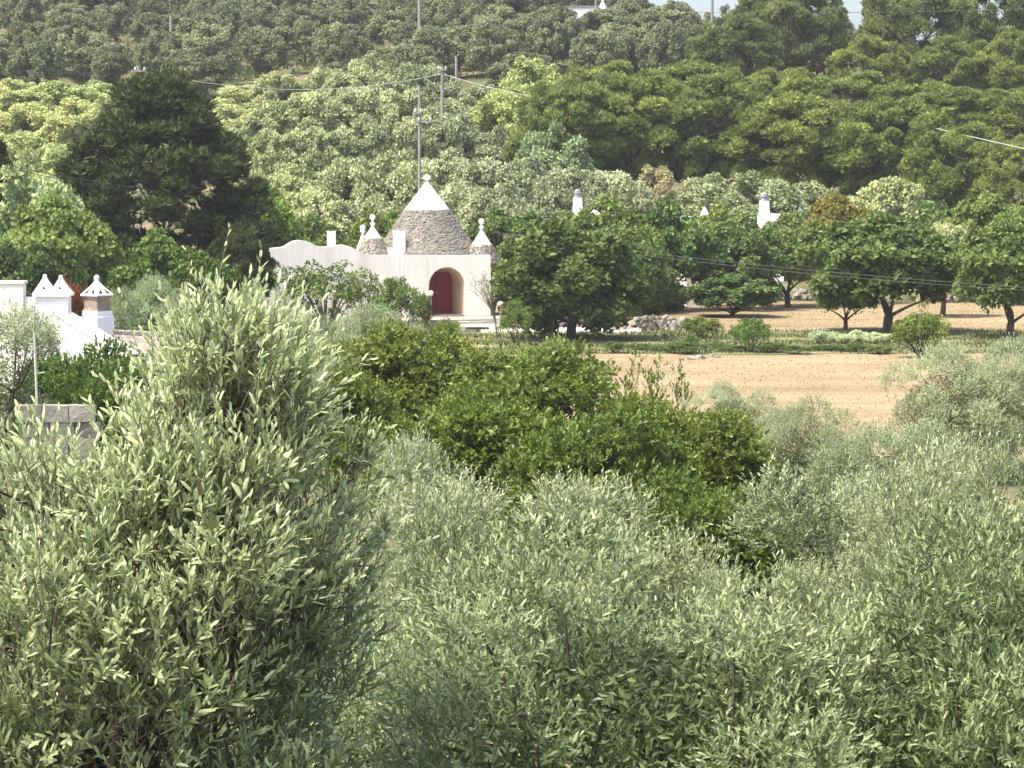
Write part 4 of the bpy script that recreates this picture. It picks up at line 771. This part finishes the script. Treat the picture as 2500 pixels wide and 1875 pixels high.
P_o(2, 'olive_tree', 'broad green olive at bottom middle', 'olive tree', 1500, 1400, 16.2, 1450, .2, (.74, .81, .70), 'olive_low'); P_o(1, 'olive_tree', 'dense olive at bottom between left olive and middle', 'olive tree', 1030, 1350, 20, 900, 3.2, (.80, .85, .76), 'olive_low'); P_o(1, 'olive_tree', 'rounded olive below the field, left of right edge pair', 'olive tree', 2010, 1065, 32, 520, .9, (.88, .90, .86)); P_o(0, 'olive_tree', 'light olive at right edge in the middle foreground', 'olive tree', 2390, 1010, 28, 760, 1.9, (.95, .96, .93)); P_o(0, 'olive_tree', 'wide green olive at bottom right', 'olive tree', 2200, 1385, 17, 1400, 4.0, (.70, .77, .64), 'olive_low'); P_o(2, 'olive_tree', 'nearest olive at the right bottom corner', 'olive tree', 2650, 1230, 17.5, 1100, 5.0, (.68, .75, .62), 'olive_low')
P_o(1, 'olive_tree', 'blue-grey olive at right edge in front of the field', 'olive tree', 2330, 862, 72, 380, .4, (1.02, 1.06, 1.04)); P_o(2, 'olive_tree', 'blue-grey olive cut by right edge above the light one', 'olive tree', 2530, 845, 74, 420, 1.4, (1.02, 1.06, 1.04)); P_o(0, 'olive_tree', 'soft grey olive right of the thicket at field edge', 'olive tree', 1785, 945, 74, 240, .8, (1.02, 1.06, 1.04)); P_o(1, 'olive_tree', 'low olive at near edge of the field', 'olive tree', 1990, 990, 60, 330, 2.8, (.95, 1.0, .95)); P_o(2, 'olive_tree', 'grey-green olive below the trullo house', 'olive tree', 880, 757, 90, 340, 3.8, (.92, 1.0, .98)); P_o(0, 'olive_tree', 'pale olive behind the roof of white house', 'olive tree', 345, 690, 104, 270, 4.8, (1.0, 1.08, 1.05)); P_o(1, 'olive_tree', 'grey olive at left edge before the white house', 'olive tree', -10, 690, 64, 330, 5.8, (.85, .9, .92)); P_w(1, 'walnut_tree', 'shaded green tree between the olive spur and rounded olive', 'tree', 1740, 1150, 43, 480, 2.2, (.85, .9, .85)); P_o(0, 'olive_tree', 'shaded olive under the rounded olive, right of the spur', 'olive tree', 1850, 1330, 29, 560, .7, (.9, .95, .9)); P_o(1, 'olive_tree', 'olive behind right edge pair below the blue-grey ones', 'olive tree', 2200, 1000, 44, 420, 1.1, (.95, 1.0, .95))

# ------------------------------------------------------------------ the near olive on the left: every shoot and leaf modelled
rng = np.random.default_rng(99); ND_ = 14.3
npos = wp(300, ND_); base = np.array([npos[0], npos[1], G(*npos)])
near = empty('olive_tree', base, 0, 'nearest large-leaved olive filling the left foreground', 'olive tree')
OX = [-420, -150, 0, 60, 110, 230, 300, 340, 370, 400, 440, 490, 560, 620, 670, 715, 760, 800, 850, 900, 940, 970]
OY = [1000, 950, 975, 965, 995, 970, 1030, 990, 930, 850, 775, 740, 720, 725, 745, 785, 860, 930, 1010, 1120, 1290, 1450]
C = []; Rd = []
while len(C) < 290:
    px, py = rng.uniform(-400, 960), rng.uniform(690, 2350); r = rng.uniform(.13, .25)
    if py > 1900 and px > 850: continue
    edge = min(np.interp(px + s_, OX, OY) for s_ in (0,)); rp = r * F / ND_
    if py < edge + rp * .95 + 75: continue
    if px > rng.uniform(840, 985) - rp - max(0, (py - 1450) * .25): continue
    dep = 1.0 if py > edge + 350 else .55
    y = ND_ + rng.uniform(-1.15, 1.15) * dep + .5 * ((px - 300) / 800) ** 2
    C.append(np.array(at(px, py, y)) - base); Rd.append(r)
for k in range(34):                                 # the broad raised crown right of its middle
    px = rng.uniform(440, 745); py = np.interp(px, OX, OY) + rng.uniform(130, 360); C.append(np.array(at(px, py, ND_ + rng.uniform(-.6, .6))) - base); Rd.append(rng.uniform(.12, .20))
C = np.array(C); Rd = np.array(Rd)
B, D, L, sh = shoots(rng, C, Rd, C.mean(0) - np.array([0, 0, .4]), 46, .16, .34, .70, .35, .08)
pos, ld, nn, ll, lw, tint = shoot_leaves(rng, B, D, L, sh, 12, .078, .0225, .40, 58, 18, .08)
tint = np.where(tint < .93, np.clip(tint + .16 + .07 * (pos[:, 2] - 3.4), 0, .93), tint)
yel = rng.random(len(pos)) < .0006
PW = pos + base; px_, py_, f_ = to_px(PW); vw = nrm(np.array([0, 0, CZ]) - PW); face = np.abs((nrm(nn) * vw).sum(1)); vis = (px_ > 5) & (px_ < 1100) & (py_ > 640) & (py_ < 1870)
cell = (px_ // 16).astype(int) * 1000 + (py_ // 16).astype(int); order = np.lexsort((f_, cell)); first = np.ones(len(order), bool); first[1:] = cell[order][1:] != cell[order][:-1]
front = np.zeros(len(pos), bool); front[order[first]] = True
cand = np.where(front & vis & ~yel)[0]; score = ll[cand] * lw[cand] * face[cand] / f_[cand] ** 2; pick = cand[np.argsort(-score)[:300]]
keep = np.ones(len(pos), bool); keep[pick] = False; keep[yel] = False
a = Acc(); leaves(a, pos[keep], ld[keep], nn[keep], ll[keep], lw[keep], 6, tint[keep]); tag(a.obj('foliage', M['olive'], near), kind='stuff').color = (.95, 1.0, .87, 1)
a = Acc(); leaves(a, pos[yel], ld[yel], nn[yel], ll[yel], lw[yel], 6, rng.uniform(.3, 1, yel.sum())); tag(a.obj('yellow_leaves', M['yellow'], near), kind='stuff')
LM = []
for t_ in (.25, .45, .6, .75, .88, .97):
    a = Acc(); leaves(a, np.zeros((1, 3)), np.array([[0., 1, 0]]), np.array([[0., 0, 1]]), 1., 1., 6, t_); LM.append(a.mesh('leaf', M['olive']))
for i in pick:
    d_ = nrm(ld[i]); s_ = nrm(np.cross(d_, nn[i])); n2 = np.cross(s_, d_)
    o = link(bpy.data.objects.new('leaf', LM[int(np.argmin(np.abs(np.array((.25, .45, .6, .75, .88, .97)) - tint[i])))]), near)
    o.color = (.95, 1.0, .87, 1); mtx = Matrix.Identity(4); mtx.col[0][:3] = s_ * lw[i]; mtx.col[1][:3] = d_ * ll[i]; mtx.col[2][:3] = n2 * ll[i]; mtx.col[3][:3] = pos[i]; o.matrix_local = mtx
# its wood
q = Acc()
for b_, d_, l_ in zip(B, D, L): tube(q, [b_ - d_ * .08, b_ + d_ * l_ * .55, b_ + d_ * l_], [.0035, .0026, .0012], 3, cap=False)
tag(q.obj('shoots', M['twig'], near), kind='stuff')
me = wood(rng, 1.3, .085, C - 0, M['bark'], .15, 8, 9); link(bpy.data.objects.new('trunk', me), near)

# ------------------------------------------------------------------ grass, stubble and undergrowth
def blades(name, label, n, xr, yr, h0, h1, mat, w_=.12, keepf=None, z=0.):
    x = rng.uniform(*xr, n); y = rng.uniform(*yr, n)
    if keepf is not None: k_ = keepf(x, y); x, y = x[k_], y[k_]
    n = len(x); Bp = np.stack([x, y, gnd(x, y) + z], -1); Dp = nrm(rng.normal(size=(n, 3)) * .45 + np.array([0, 0, 1.])); a = Acc()
    leaves(a, Bp, Dp, sphere(rng, n), rng.uniform(h0, h1, n), w_, 3, rng.random(n)); return tag(a.obj(name, mat), label, 'grass', None, 'stuff')
blades('grass', 'short green grass growing on the verge between two dry fields', 26000, (-9, 40), (120.5, 137), .08, .28, M['grass'], .09, lambda x, y: np.sin(x * .9) + np.sin(y * 1.3 + x * .4) > -1.0)
blades('dry_stubble', 'short straw stubble covering the dry tan field', 60000, (-6, 45), (80, 166), .03, .09, M['straw'], .06, lambda x, y: (y < 120.5) | (y > 137))
n = 9000; r3 = np.random.default_rng(4); x = r3.uniform(-60, 45, n); y = r3.uniform(166, 350, n); k_ = (np.sin(x * .21 + 1) + np.sin(y * .17 + x * .1)) > -.2; x, y = x[k_], y[k_]
C = np.stack([x, y, gnd(x, y) + .1], -1); Rd = r3.uniform(.35, .85, len(C)); a = clump_crown(r3, C, Rd, 7, .2, .4, 4, .5, 2); o = a.obj('undergrowth', M['broad']); o.color = (.62, .62, .62, 1); tag(o, 'low scrub and weeds covering the hillside between olives', 'undergrowth', None, 'stuff')

# ------------------------------------------------------------------ the air: a thin even haze round the whole place
hm = bpy.data.materials.new('haze_air'); hm.use_nodes = True; hn = hm.node_tree.nodes; hn.remove(hn['Principled BSDF'])
pv = hn.new('ShaderNodeVolumePrincipled'); pv.inputs['Color'].default_value = (.93, .95, .97, 1); pv.inputs['Density'].default_value = .0002; pv.inputs['Anisotropy'].default_value = .2
hm.node_tree.links.new(pv.outputs[0], hn['Material Output'].inputs['Volume'])
a = Acc(); box(a, (0, 405, 24), (1000, 600, 30)); tag(a.obj('haze', hm), 'thin pale haze in the air of the valley', 'haze', None, 'stuff')
